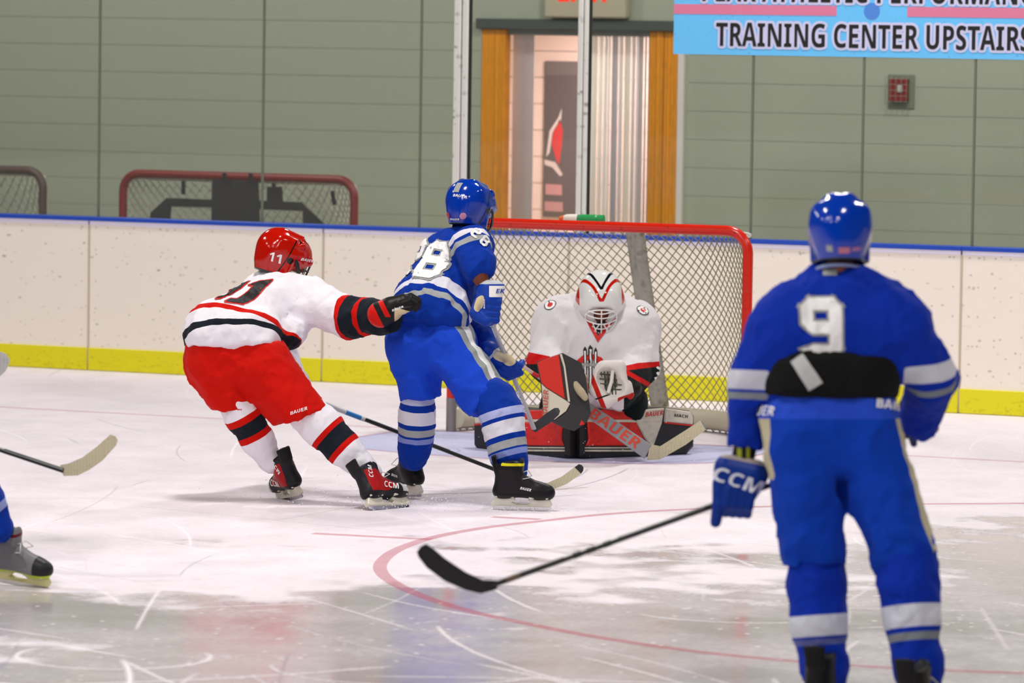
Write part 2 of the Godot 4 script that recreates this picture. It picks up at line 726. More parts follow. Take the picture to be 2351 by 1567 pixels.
# ------------------------------------------------------------------ the scene
func _ready() -> void:
	aim()
	# camera: a long lens, focused on the two players by the goal
	var cam := Camera3D.new()
	cam.name = "camera"
	add_child(cam)
	cam.transform = Transform3D(Basis(RX, UY, -FW), EYE)
	cam.near = 0.5
	cam.far = 200.0
	var lens := CameraAttributesPhysical.new()
	lens.frustum_near = 0.5
	lens.frustum_far = 200.0
	lens.frustum_focal_length = 248.6
	lens.frustum_focus_distance = 24.6
	lens.exposure_aperture = 5.6
	cam.attributes = lens
	cam.fov = rad_to_deg(2.0 * atan(783.5 / F))
	cam.current = true
	# the hall is closed: no daylight; the lamps under the roof light it
	var we := WorldEnvironment.new()
	we.name = "environment"
	var env := Environment.new()
	env.background_mode = Environment.BG_COLOR
	env.background_color = Color("05060a")
	env.tonemap_mode = Environment.TONE_MAPPER_LINEAR
	env.tonemap_exposure = 1.13
	env.sdfgi_enabled = true
	env.ssao_enabled = true
	env.ssil_enabled = true
	we.environment = env
	add_child(we)
	for row in [[-7.0, 16.0], [0.8, 23.0], [7.6, 16.0]]:
		for k in 5:
			roof_lamp(Vector3(row[0], 6.9, -1.6 + 7.2 * k), row[1])

	var f := SystemFont.new()
	f.font_names = PackedStringArray(["Droid Sans"])
	f.font_weight = 700
	bold = f
	materials()
	rink()
	end_wall()
	goal()
	spare_goals()
	banner()
	players()
	goalkeeper()
	sticks()
	ice_spray()

func materials() -> void:
	M.cloth = cloth("dyed knit")
	M.gear = cloth("painted shell", 0.13)
	M.gear.rim_enabled = false
	M.gear.metallic_specular = 0.55
	M.leather = cloth("synthetic leather", 0.42)
	M.skin = mat("skin", "b07a5c", 0.55)
	M.skin.vertex_color_use_as_albedo = true
	M.white_plastic = mat("white plastic", "d9d6cc", 0.4)
	M.steel = mat("polished steel", "d8dadc", 0.18, 1.0)
	M.black = mat("black rubber", "121215", 0.45)
	M.white_print = mat("white print", "eeeeee", 0.6)
	M.grey_print = mat("grey twill", "9a9c9c", 0.7)
	M.red_print = mat("red print", "c9140c", 0.6)
	M.black_print = mat("black print", "16171c", 0.6)
	M.blue_print = mat("blue print", "1340b0", 0.6)
	M.wire = mat("painted wire", "15161a", 0.35)
	M.white_wire = mat("white wire", "e8e8e6", 0.3)

func lamp_fixture(o: Node3D, at: Vector3, size: Vector2, energy: float, hex: String, seen: float) -> void:
	var g := Geo.new()
	g.box(at + Vector3(0, 0.05, 0), Vector3(size.x + 0.06, 0.09, size.y + 0.06), Basis(), 0.01)
	put("housing", g.mesh(), mat("white housing", "d0d0cc", 0.5), o)
	g = Geo.new()
	g.box(at, Vector3(size.x, 0.02, size.y))
	var glow := mat("lamp glow", "ffffff", 0.4)
	glow.emission_enabled = true
	glow.emission = Color(hex)
	glow.emission_energy_multiplier = seen
	put("lamp_panel", g.mesh(), glow, o)
	var l := AreaLight3D.new()
	l.name = "light"
	o.add_child(l)
	l.transform = parent_inverse(o) * Transform3D(Basis(Vector3.RIGHT, -PI / 2), at + Vector3(0, -0.025, 0))
	l.area_size = size
	l.light_energy = energy
	l.light_color = Color(hex)
	l.area_range = 70.0
	l.area_attenuation = 2.0
	l.shadow_enabled = true

func roof_lamp(at: Vector3, energy: float) -> void:
	var o := thing("ceiling_light", "long white lamp hanging under the rink roof", "lamp", at, "lamps under the roof")
	lamp_fixture(o, at, Vector2(0.5, 1.3), energy, "fffaf5", 9.0)
	var hang := mat("hanger steel", "555555", 0.5)
	var g: Geo
	for s in [-0.5, 0.5]:
		g = Geo.new()
		g.tube([at + Vector3(0, 0.09, s), at + Vector3(0, 1.1, s)], 0.008, 6)
		put("hanger", g.mesh(), hang, o)

# ------------------------------------------------------------------ ice, boards, glass
func ice_pictures() -> Array:
	var w := 1024
	var big := FastNoiseLite.new()
	big.seed = 11
	big.frequency = 0.006
	big.fractal_octaves = 4
	big.domain_warp_enabled = true
	big.domain_warp_amplitude = 60.0
	big.domain_warp_frequency = 0.006
	var mid := FastNoiseLite.new()
	mid.seed = 5
	mid.frequency = 0.03
	mid.fractal_octaves = 5
	var a := big.get_image(w, w).get_data()
	var b := mid.get_image(w, w).get_data()
	mid.seed = 9
	mid.frequency = 0.3
	mid.fractal_octaves = 2
	var c := mid.get_image(w, w).get_data()
	var out := PackedByteArray()
	out.resize(w * w * 3)
	var gloss := PackedByteArray()
	gloss.resize(w * w)
	# wet: glossy ice beyond the goal snow, plus painted light falloff to the right
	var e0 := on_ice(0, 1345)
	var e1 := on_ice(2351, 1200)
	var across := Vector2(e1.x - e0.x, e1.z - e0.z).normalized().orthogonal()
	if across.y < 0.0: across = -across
	var o := 0
	var i := 0
	for y in w:
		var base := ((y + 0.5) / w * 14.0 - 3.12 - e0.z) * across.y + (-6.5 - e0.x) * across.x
		for x in w:
			var t := a[i] / 255.0
			var s := b[i] / 255.0
			var wet_falloff := clampf((base + x * (14.0 / w) * across.x) * 0.95 + (t - 0.5) * 3.2 + (s - 0.5) * 2.6 + (c[i] / 255.0 - 0.5) * 0.8, 0.0, 1.0)
			var clear := clampf((t - 0.58) * 4.0 + (s - 0.5) * 2.4, 0.0, 1.0)       # scraped clear ice between drifts of skate snow
			var l := 0.925 + (s - 0.5) * 0.06 + (c[i] / 255.0 - 0.5) * 0.05 - clear * 0.05 - wet_falloff * 0.13  # last term: watery ice tone and light falloff put into the colour
			out[o] = int(clampf(l * 1.0, 0, 1) * 255)
			out[o + 1] = int(clampf(l * 0.965, 0, 1) * 255)
			out[o + 2] = int(clampf(l * (1.0 - wet_falloff * 0.02), 0, 1) * 255)
			gloss[i] = int(clampf(0.62 - clear * 0.14 - wet_falloff * 0.42 + (c[i] / 255.0 - 0.5) * 0.12 + (s - 0.5) * 0.2, 0.1, 1.0) * 255)
			o += 3
			i += 1
	var im := Image.create_from_data(w, w, false, Image.FORMAT_RGB8, out)
	im.resize(2048, 2048, Image.INTERPOLATE_BILINEAR)
	var gl := Image.create_from_data(w, w, false, Image.FORMAT_L8, gloss)
	# skate cuts: long shallow arcs of white scrapings, and chips of snow
	var rng := RandomNumberGenerator.new()
	rng.seed = 77
	for k in 620:
		var p := Vector2(rng.randf() * 2048, rng.randf() * 2048)
		var dir := rng.randf() * TAU if k % 3 == 0 else rng.randf_range(-0.5, 0.5) + 0.9
		var bend := rng.randf_range(-0.012, 0.012) * (5.0 if k % 7 == 0 else 0.5)
		var long := rng.randi_range(40, 330)
		var tone := rng.randf_range(0.1, 0.7)
		var wide := 2 if rng.randf() < 0.25 else 1
		var white := rng.randf() < 0.7
		for s in long:
			p += Vector2(cos(dir), sin(dir)) * 0.9
			dir += bend * 0.3
			var f := tone * minf(1.0, minf(s, long - s) / 25.0)
			for q in wide:
				var x := posmod(int(p.x) + q, 2048)
				var y := posmod(int(p.y), 2048)
				var px := im.get_pixel(x, y)
				im.set_pixel(x, y, px.lerp(Color(0.99, 0.97, 1.0) if white else Color(0.66, 0.65, 0.68), f))
				if white: gl.set_pixel(x >> 1, y >> 1, gl.get_pixel(x >> 1, y >> 1).lerp(Color(0.85, 0.85, 0.85), f))
	for k in 2600:
		var x := rng.randi() % 2048
		var y := rng.randi() % 2048
		for q in rng.randi_range(1, 4):
			im.set_pixel((x + q % 2) % 2048, (y + q / 2) % 2048, Color(0.97, 0.955, 0.98))
			gl.set_pixel(x >> 1, y >> 1, Color(0.8, 0.8, 0.8))
	return [ImageTexture.create_from_image(im), ImageTexture.create_from_image(gl)]

func strip(points: Array, wide: float, y: float, closed := false) -> ArrayMesh:      # a painted line on the ice
	var g := Geo.new()
	var m := points.size()
	for i in (m if closed else m - 1):
		var a: Vector2 = points[i]
		var b: Vector2 = points[(i + 1) % m]
		var n0 := tangent(points, i, closed).orthogonal() * wide * 0.5
		var n1 := tangent(points, (i + 1) % m, closed).orthogonal() * wide * 0.5
		g.quad(Vector3(a.x + n0.x, y, a.y + n0.y), Vector3(b.x + n1.x, y, b.y + n1.y), Vector3(b.x - n1.x, y, b.y - n1.y), Vector3(a.x - n0.x, y, a.y - n0.y), Vector3.UP)
	return g.mesh()

func tangent(p: Array, i: int, closed: bool) -> Vector2:
	var m := p.size()
	if closed: return (p[(i + 1) % m] - p[(i - 1 + m) % m]).normalized()
	return (p[mini(i + 1, m - 1)] - p[maxi(i - 1, 0)]).normalized()

func area(points: Array, y: float) -> ArrayMesh:
	var g := Geo.new()
	var q := PackedVector2Array(points)
	var id := Geometry2D.triangulate_polygon(q)
	for i in range(0, id.size(), 3):
		g.tri(Vector3(q[id[i]].x, y, q[id[i]].y), Vector3(q[id[i + 1]].x, y, q[id[i + 1]].y), Vector3(q[id[i + 2]].x, y, q[id[i + 2]].y), Vector3.UP, Vector3.UP, Vector3.UP)
	return g.mesh()

func paint(called: String, hex: String, alpha: float) -> StandardMaterial3D:
	var m := mat(called, hex, 0.45)
	m.albedo_color.a = alpha
	m.transparency = BaseMaterial3D.TRANSPARENCY_ALPHA
	m.metallic_specular = 0.2
	return m

func flat_on_ice(pixels: Array) -> Array:
	var out := []
	for q in pixels:
		var p := on_ice(q[0], q[1])
		out.append(Vector2(p.x, p.z))
	return out

func smooth(p: Array, per := 10) -> Array:
	var out := []
	for i in p.size() - 1:
		var a = p[maxi(i - 1, 0)]
		var d = p[mini(i + 2, p.size() - 1)]
		for k in per: out.append(p[i].cubic_interpolate(p[i + 1], a, d, float(k) / per))
	out.append(p[-1])
	return out

func rink() -> void:
	var ice := mat("skated ice", "ffffff", 0.33)
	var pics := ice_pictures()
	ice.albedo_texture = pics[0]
	ice.metallic_specular = 0.5
	ice.roughness = 1.0
	ice.roughness_texture = pics[1]
	var g := Geo.new()
	var x0 := -13.0
	var x1 := 13.0
	var z0 := BOARD_Z - 0.05
	var z1 := 54.0
	g.quad(Vector3(x0, 0, z0), Vector3(x1, 0, z0), Vector3(x1, 0, z1), Vector3(x0, 0, z1), Vector3.UP)
	for p in g.v: g.uv.append(Vector2((p.x + 6.5) / 14.0, (p.z + 3.12) / 14.0))
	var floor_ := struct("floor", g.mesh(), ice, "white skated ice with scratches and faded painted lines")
	var slab_g := Geo.new()
	slab_g.box(Vector3(0, -0.16, (z0 + z1) * 0.5), Vector3(40, 0.3, z1 - z0 + 12.0))
	struct("floor_slab", slab_g.mesh(), mat("concrete", "8a8a86", 0.9), "grey concrete floor under the ice and behind the boards")
	# painted lines, seen through the ice
	var red := paint("red line paint", "cf5a72", 0.33)
	var faint := paint("faded red line paint", "d06a80", 0.22)
	put("goal_line", strip([Vector2(-13, 0), Vector2(13, 0)], 0.075, 0.0012), faint, floor_)
	var ring := []
	for k in 25:
		var t := PI * k / 24.0
		ring.append(Vector2(1.22 * cos(t), 0.95 + 0.6 * sin(t)))
	ring.append(Vector2(-1.22, 0.0))
	ring.push_front(Vector2(1.22, 0.0))
	put("goal_crease", area(ring, 0.0010), paint("crease paint", "9db4f2", 0.3), floor_)
	put("crease_line", strip(ring, 0.05, 0.0014), faint, floor_)
	var arc := flat_on_ice([[2500, 1150], [2351, 1155], [2050, 1157], [1780, 1162], [1550, 1170], [1380, 1181], [1250, 1195], [1120, 1210], [1000, 1232], [920, 1258], [880, 1285], [874, 1310], [905, 1338], [975, 1370], [1080, 1403], [1200, 1429], [1330, 1455], [1500, 1482], [1700, 1506], [2000, 1530], [2351, 1545]])
	put("faceoff_circle", strip(smooth(arc, 6), 0.062, 0.0012), red, floor_)
	put("hash_mark", strip(flat_on_ice([[718, 1224], [990, 1238]]), 0.07, 0.0012), red, floor_)
	put("hash_mark", strip(flat_on_ice([[1130, 1186], [1240, 1192]]), 0.07, 0.0013), red, floor_)

	# end boards
	var wall := Node3D.new()
	wall.name = "wall_boards"
	add_child(wall)
	tag(wall, "white dasher boards with yellow kick plate, blue cap rail and glass above", "", "", "structure")
	var white := mat("scuffed white board", "ffffff", 0.42)
	white.albedo_texture = board_picture()
	var yellow := mat("yellow kick plate", "ffffff", 0.45)
	yellow.albedo_texture = kick_picture()
	var blue := mat("blue cap rail", "1747b8", 0.35)
	var pale := mat("pale strip", "dcd6ea", 0.4)
	var seams := [-8.6, -6.9, -5.25, -3.43, -1.61, 1.13, 3.57, 6.0]
	for i in seams.size() - 1:
		var a: float = seams[i] + 0.006
		var b: float = seams[i + 1] - 0.006
		put("board_panel", board_box(a, b, 0.0, BOARD_H - 0.045, BOARD_Z, -0.05), white, wall)
		put("kick_plate", board_box(a, b, 0.003, 0.158, BOARD_Z + 0.012, -0.02), yellow, wall)
		put("pale_strip", board_box(a, b, BOARD_H - 0.052, BOARD_H - 0.022, BOARD_Z + 0.008, -0.05), pale, wall)
		put("cap_rail", board_box(a - 0.006, b + 0.006, BOARD_H - 0.024, BOARD_H + 0.004, BOARD_Z + 0.012, -0.13), blue, wall)
	for x in seams.slice(1, -1):
		g = Geo.new()
		g.box(Vector3(x, BOARD_H * 0.5, BOARD_Z - 0.0005), Vector3(0.015, BOARD_H - 0.1, 0.006))
		put("joint_strip", g.mesh(), mat("beige joint strip", "c4b8a2", 0.6), wall)
	g = Geo.new()
	g.box(Vector3(-1.3, BOARD_H * 0.5 - 0.03, BOARD_Z - 0.0325), Vector3(14.6, BOARD_H - 0.08, 0.06))
	put("board_backing", g.mesh(), mat("beige joint strip", "c9bca4", 0.8), wall)
	# the glass
	var glass := mat("acrylic glass", "e6f0e6", 0.02)
	glass.albedo_color.a = 0.015
	glass.transparency = BaseMaterial3D.TRANSPARENCY_ALPHA
	glass.metallic_specular = 0.8
	var edge := mat("grey green glass edge", "66705f", 0.5)
	var gs := [-7.62, -6.41, -5.205, -3.925, -2.735, -2.43, -1.54, -0.34, 0.425, 1.18, 2.4, 3.62]
	for i in gs.size() - 1:
		var gg := Geo.new()
		var gz := BOARD_Z - 0.045
		gg.quad(Vector3(gs[i] + 0.006, BOARD_H, gz), Vector3(gs[i + 1] - 0.006, BOARD_H, gz), Vector3(gs[i + 1] - 0.006, 2.95, gz), Vector3(gs[i] + 0.006, 2.95, gz), Vector3.BACK)
		put("glass_pane", gg.mesh(), glass, wall)
		if i > 0 and i != 5 and i != 6:
			gg = Geo.new()
			gg.box(Vector3(gs[i], (BOARD_H + 2.95) * 0.5, gz), Vector3(0.014, 2.95 - BOARD_H, 0.014))
			put("glass_joint", gg.mesh(), edge, wall)
	var scuffed := mat("scuffed white post", "ffffff", 0.45)
	scuffed.albedo_texture = post_picture()
	for q in [[-2.43, 0.105], [-1.54, 0.075]]:
		var gg := Geo.new()
		var gz := BOARD_Z - 0.04
		var wd: float = q[1]
		gg.box(Vector3(q[0] - wd * 0.26, (BOARD_H + 3.0) * 0.5, gz), Vector3(wd * 0.48, 3.0 - BOARD_H, 0.05), Basis(), 0.006)
		gg.box(Vector3(q[0] + wd * 0.26, (BOARD_H + 3.0) * 0.5, gz - 0.005), Vector3(wd * 0.42, 3.0 - BOARD_H, 0.05), Basis(), 0.006)
		for p in gg.v: gg.uv.append(Vector2((p.x + p.z) * 2.0, p.y * 0.5))
		put("glass_post", gg.mesh(), scuffed, wall)
		gg = Geo.new()
		gg.box(Vector3(q[0] + wd * 0.52, (BOARD_H + 3.0) * 0.5, gz - 0.01), Vector3(0.012, 3.0 - BOARD_H, 0.03))
		put("post_gasket", gg.mesh(), M.black, wall)

	# the rest of the rink and the hall, mirrored by the glass
	for s in [[-13.0, 1.0], [13.0, -1.0]]:
		g = Geo.new()
		g.box(Vector3(s[0] - s[1] * 0.06, BOARD_H * 0.5, 28.0), Vector3(0.1, BOARD_H, 52.0))
		struct("wall_side_boards", g.mesh(), mat("white board", "dedad2", 0.45), "white boards along the side of the rink")
		g = Geo.new()
		g.box(Vector3(s[0], 0.1, 28.0), Vector3(0.03, 0.19, 52.0))
		struct("trim_1", g.mesh(), mat("yellow kick strip", "d8cc14", 0.5), "yellow kick strip along the side boards")
	g = Geo.new()
	g.box(Vector3(0, BOARD_H * 0.5, 54.06), Vector3(26, BOARD_H, 0.1))
	struct("wall_far_boards", g.mesh(), mat("white board", "dedad2", 0.45), "white boards at the far end of the rink")
	var grey := mat("painted hall wall", "686c64", 0.85)
	for s in [-16.5, 16.5]:
		g = Geo.new()
		g.box(Vector3(s, 4.0, 26.0), Vector3(0.3, 8.4, 66.0))
		struct("wall_left" if s < 0 else "wall_right", g.mesh(), grey, "grey painted side wall of the rink hall")
	g = Geo.new()
	g.box(Vector3(0, 4.0, 58.0), Vector3(33.0, 8.4, 0.3))
	struct("wall_front", g.mesh(), grey, "grey painted wall at the other end of the rink hall")
	g = Geo.new()
	g.box(Vector3(0, 8.2, 26.0), Vector3(33.3, 0.25, 66.3))
	struct("ceiling", g.mesh(), mat("dark roof lining", "3c3d3c", 0.9), "dark lined roof of the rink hall")

func board_box(x0: float, x1: float, y0: float, y1: float, z_face: float, deep: float) -> ArrayMesh:
	var g := Geo.new()
	g.box(Vector3((x0 + x1) * 0.5, (y0 + y1) * 0.5, z_face + deep * 0.5), Vector3(x1 - x0, y1 - y0, absf(deep)), Basis(), 0.003)
	for p in g.v: g.uv.append(Vector2((p.x + 9.0) / 8.2, 1.0 - p.y / 1.06))
	return g.mesh()

func smudge(im: Image, x: float, y: float, rx: float, ry: float, col: Color, strength: float, rng: RandomNumberGenerator) -> void:
	for j in range(int(y - ry), int(y + ry) + 1):
		for i in range(int(x - rx), int(x + rx) + 1):
			if i < 0 or j < 0 or i >= im.get_width() or j >= im.get_height(): continue
			var d := Vector2((i - x) / rx, (j - y) / ry).length()
			if d < 1.0: im.set_pixel(i, j, im.get_pixel(i, j).lerp(col, strength * (1.0 - d * d) * rng.randf_range(0.5, 1.0)))

func board_picture() -> ImageTexture:           # puck marks, scuffs and screw heads on the white plastic
	var w := 2048
	var h := 272
	var im := Image.create(w, h, false, Image.FORMAT_RGB8)
	im.fill(Color("f4ebe0"))
	var rng := RandomNumberGenerator.new()
	rng.seed = 31
	for k in 620:
		var x := rng.randf() * w
		var y := rng.randf() * h
		var big := rng.randf()
		smudge(im, x, y, 1.6 + 4.4 * big * rng.randf(), 1.2 + 2.2 * big * rng.randf(), [Color("8c8a70"), Color("77766c"), Color("a09a86")][k % 3], rng.randf_range(0.25, 0.85), rng)
	for k in 90:                                   # short dragged streaks
		var x := rng.randf() * w
		var y := rng.randf() * h
		for s in rng.randi_range(3, 9): smudge(im, x + s * 1.5, y + s * rng.randf_range(-0.1, 0.3), 1.2, 1.2, Color("94917e"), 0.2, rng)
	var per := w / 8.2
	for seam in [-8.6, -6.9, -5.25, -3.43, -1.61, 1.13, 3.57]:
		for side in [-0.055, 0.055]:
			for k in 5: smudge(im, posmod((seam + side + 9.0) * per, w), 17 + k * 48, 1.9, 2.1, Color("6f6d58"), 0.6, rng)
	for k in 40: smudge(im, k * per * 0.205, 17, 1.8, 1.8, Color("77755f"), 0.5, rng)
	return ImageTexture.create_from_image(im)

func kick_picture() -> ImageTexture:
	var w := 2048
	var im := Image.create(w, 272, false, Image.FORMAT_RGB8)
	im.fill(Color("e2da00"))
	var rng := RandomNumberGenerator.new()
	rng.seed = 8
	for k in 900:
		var y := 232.0 + 40.0 * sqrt(rng.randf())
		smudge(im, rng.randf() * w, y, 1.5 + 9.0 * rng.randf() * rng.randf(), 1.0 + 2.0 * rng.randf(), [Color("a08f08"), Color("8e8420"), Color("bfb000")][k % 3], rng.randf_range(0.06, 0.4), rng)
	return ImageTexture.create_from_image(im)

func post_picture() -> ImageTexture:
	var im := Image.create(128, 256, false, Image.FORMAT_RGB8)
	im.fill(Color("d9d9d4"))
	var rng := RandomNumberGenerator.new()
	rng.seed = 6
	for k in 170: smudge(im, rng.randf() * 128, rng.randf() * 256, 1.0 + 5.0 * rng.randf(), 0.8 + 1.6 * rng.randf(), Color("5e5c54"), rng.randf_range(0.15, 0.8), rng)
	return ImageTexture.create_from_image(im)

# ------------------------------------------------------------------ the wall behind the glass
func end_wall() -> void:
	var wall := Node3D.new()
	wall.name = "wall_back"
	add_child(wall)
	tag(wall, "grey green painted block wall behind the glass", "", "", "structure")
	var paint_m := mat("grey green block paint", "aab39e", 0.7)
	var x0 := -3.73
	var x1 := -2.13
	var top := 2.46
	for k in 24:
		var y := k * 0.2032
		var spans := [[-14.0, x0], [x1, 8.0]] if y + 0.1 < top else [[-14.0, 8.0]]
		for s in spans:
			var g := Geo.new()
			g.box(Vector3((s[0] + s[1]) * 0.5, y + 0.1016, WALL_Z - 0.05), Vector3(s[1] - s[0], 0.2014, 0.1), Basis(), 0.0016)
			put("block_course", g.mesh(), paint_m, wall)
	var back := Geo.new()
	back.box(Vector3((-16.4 + x0) * 0.5, 4.0, WALL_Z - 0.2), Vector3(x0 + 16.4, 8.4, 0.2))
	back.box(Vector3((16.4 + x1) * 0.5, 4.0, WALL_Z - 0.2), Vector3(16.4 - x1, 8.4, 0.2))
	back.box(Vector3((x0 + x1) * 0.5, 5.3, WALL_Z - 0.2), Vector3(x1 - x0, 5.7, 0.2))
	put("wall_core", back.mesh(), paint_m, wall)
	# doorway
	var door := Node3D.new()
	door.name = "door_1"
	add_child(door)
	tag(door, "open doorway with dark steel lintel, amber jambs and hanging plastic strips", "", "", "structure")
	var dark := mat("dark steel lintel", "48524c", 0.6)
	var g := Geo.new()
	g.box(Vector3((x0 + x1) * 0.5, 2.435, WALL_Z - 0.02), Vector3(x1 - x0 + 0.06, 0.075, 0.16), Basis(), 0.005)
	put("lintel", g.mesh(), dark, door)
	g = Geo.new()
	g.box(Vector3((x0 + x1) * 0.5, 2.38, WALL_Z - 0.06), Vector3(x1 - x0, 0.05, 0.05), Basis(), 0.004)
	put("strip_rail", g.mesh(), mat("zinc rail", "8d938c", 0.45, 0.5), door)
	var amber := mat("amber varnished wood", "ffa600", 0.45)
	amber.albedo_texture = grain()
	g = Geo.new()
	g.box(Vector3(x0 + 0.095, 1.2, WALL_Z - 0.035), Vector3(0.19, 2.4, 0.1), Basis(), 0.006)
	for p in g.v: g.uv.append(Vector2(p.x * 2.5, p.y * 0.3))
	put("amber_jamb", g.mesh(), amber, door)
	g = Geo.new()
	for k in 4: g.box(Vector3(x1 - 0.235 + k * 0.058, 1.2, WALL_Z - 0.035 + 0.008 * (k % 2)), Vector3(0.055, 2.4, 0.09), Basis(), 0.006)
	for p in g.v: g.uv.append(Vector2(p.x * 2.5, p.y * 0.3))
	put("amber_jamb", g.mesh(), amber, door)
	g = Geo.new()
	g.box(Vector3(x1 - 0.005, 1.2, WALL_Z + 0.005), Vector3(0.05, 2.4, 0.05), Basis(), 0.005)
	put("door_casing", g.mesh(), mat("white casing", "e9e4dc", 0.5), door)
	# hanging strips of a plastic curtain, drawn to the right of the opening
	var rng := RandomNumberGenerator.new()
	rng.seed = 21
	var tones := ["d9d6d0", "c9c8c6", "e4e0d2", "b3b3b8", "eceae4", "9a9aa2"]
	var xs := -2.9
	var k := 0
	while xs < -2.37:
		var wd := rng.randf_range(0.014, 0.042)
		g = Geo.new()
		g.box(Vector3(xs + wd * 0.5, 1.22, WALL_Z - 0.12 - 0.02 * (k % 3)), Vector3(wd * 1.05, 2.3, 0.004), Basis(Vector3.UP, rng.randf_range(-0.5, 0.5)))
		var pm := mat("milky plastic strip", tones[rng.randi() % 6], 0.3)
		pm.backlight_enabled = true
		pm.backlight = Color(0.7, 0.7, 0.7)
		put("curtain_strip", g.mesh(), pm, door)
		xs += wd
		k += 1
	var veil := mat("clear plastic strip", "b8b0b0", 0.3)
	veil.backlight_enabled = true
	veil.backlight = Color(0.6, 0.6, 0.6)
	for q in [[-3.54, 0.12], [-3.42, 0.05]]:
		g = Geo.new()
		g.box(Vector3(q[0] + q[1] * 0.5, 1.22, WALL_Z - 0.13), Vector3(q[1], 2.3, 0.004))
		put("curtain_strip", g.mesh(), veil, door)
	# passage behind the doorway
	var pass_wall := mat("pale passage blocks", "e2cfc8", 0.7)
	var hall := Node3D.new()
	hall.name = "wall_passage"
	add_child(hall)
	tag(hall, "pale block walls of the passage behind the doorway", "", "", "structure")
	for r in 13:
		g = Geo.new()
		g.box(Vector3(-3.2, r * 0.2032 + 0.1, -8.05), Vector3(4.2, 0.199, 0.1), Basis(), 0.003)
		put("block_course", g.mesh(), pass_wall, hall)
	g = Geo.new()
	g.box(Vector3(-5.3, 1.3, -7.2), Vector3(0.1, 2.7, 1.9))
	g.box(Vector3(-1.1, 1.3, -7.2), Vector3(0.1, 2.7, 1.9))
	g.box(Vector3(-3.2, 2.68, -7.2), Vector3(4.3, 0.1, 1.9))
	g.box(Vector3(-3.2, -0.02, -7.2), Vector3(4.3, 0.05, 1.9))
	put("passage_shell", g.mesh(), pass_wall, hall)
	var pl := thing("ceiling_light", "small warm lamp on the passage ceiling behind the doorway", "lamp", Vector3(-2.9, 2.6, -7.1))
	lamp_fixture(pl, Vector3(-2.9, 2.57, -7.1), Vector2(0.9, 0.3), 6.5, "ffeee4", 3.0)
	poster()
	exit_sign()
	alarm()

func grain() -> ImageTexture:
	var im := Image.create(64, 64, false, Image.FORMAT_RGB8)
	var rng := RandomNumberGenerator.new()
	rng.seed = 2
	for x in 64:
		var t := rng.randf_range(0.82, 1.0)
		for y in 64:
			var s := clampf(t + rng.randf_range(-0.05, 0.05), 0.0, 1.0)
			im.set_pixel(x, y, Color(s, s, s))
	return ImageTexture.create_from_image(im)

func poster() -> void:
	var z := -7.985
	var o := thing("poster", "tall dark poster with a red and white figure on the passage wall", "poster", Vector3(-3.4, 1.2, z))
	var a := on_z(1252, 140, z)
	var b := on_z(1345, 500, z)
	var w := b.x - a.x
	var h := a.y - b.y
	var g := Geo.new()
	g.box(Vector3((a.x + b.x) * 0.5, (a.y + b.y) * 0.5, z), Vector3(w, h, 0.012))
	put("sheet", g.mesh(), mat("dark grey print", "5c5557", 0.6), o)
	var prints := {
		"figure": ["c23a3c", [[1285, 272], [1292, 300], [1290, 330], [1284, 378], [1276, 365], [1266, 330], [1270, 300], [1280, 285]]],
		"outline": ["cfc6c6", [[1290, 248], [1282, 270], [1262, 300], [1254, 360], [1262, 350], [1268, 305], [1288, 275]]],
		"swoosh": ["c8bcbc", [[1250, 366], [1275, 372], [1292, 400], [1286, 405], [1268, 384], [1250, 378]]],
		"top_band": ["6d6668", [[1253, 142], [1343, 142], [1343, 172], [1253, 172]]],
		"caption": ["b98a8c", [[1252, 422], [1290, 424], [1290, 448], [1252, 446]]],
		"caption_001": ["b08688", [[1250, 462], [1292, 464], [1292, 486], [1250, 484]]],
	}
	for n in prints:
		g = Geo.new()
		var pts := PackedVector2Array()
		for q in prints[n][1]:
			var p := on_z(q[0], q[1], z + 0.008)
			pts.append(Vector2(p.x, p.y))
		flat_print(g, poly_tris([pts]), Vector3(0, 0, z + 0.008), Vector3.RIGHT, Vector3.UP)
		put(n.trim_suffix("_001"), g.mesh(), mat("poster print", prints[n][0], 0.6), o)

func exit_sign() -> void:
	var z := WALL_Z + 0.02
	var a := on_z(1246, 40, z + 0.1)
	var b := on_z(1434, 40, z + 0.1)
	var o := thing("exit_sign", "beige exit sign box with red letters above the doorway", "sign", Vector3((a.x + b.x) * 0.5, a.y, z))
	var g := Geo.new()
	g.box(Vector3((a.x + b.x) * 0.5, a.y + 0.14, z + 0.04), Vector3(b.x - a.x, 0.28, 0.09), Basis(), 0.012)
	put("housing", g.mesh(), mat("beige housing", "bdb89c", 0.5), o)
	g = Geo.new()
	flat_print(g, text_tris("EXIT", 0.15), Vector3((a.x + b.x) * 0.5, a.y + 0.19, z + 0.087), Vector3.RIGHT, Vector3.UP)
	var red := mat("lit red letters", "e2331c", 0.4)
	red.emission_enabled = true
	red.emission = Color("e8391c")
	red.emission_energy_multiplier = 0.7
	put("letters_lit_sign", g.mesh(), red, o)

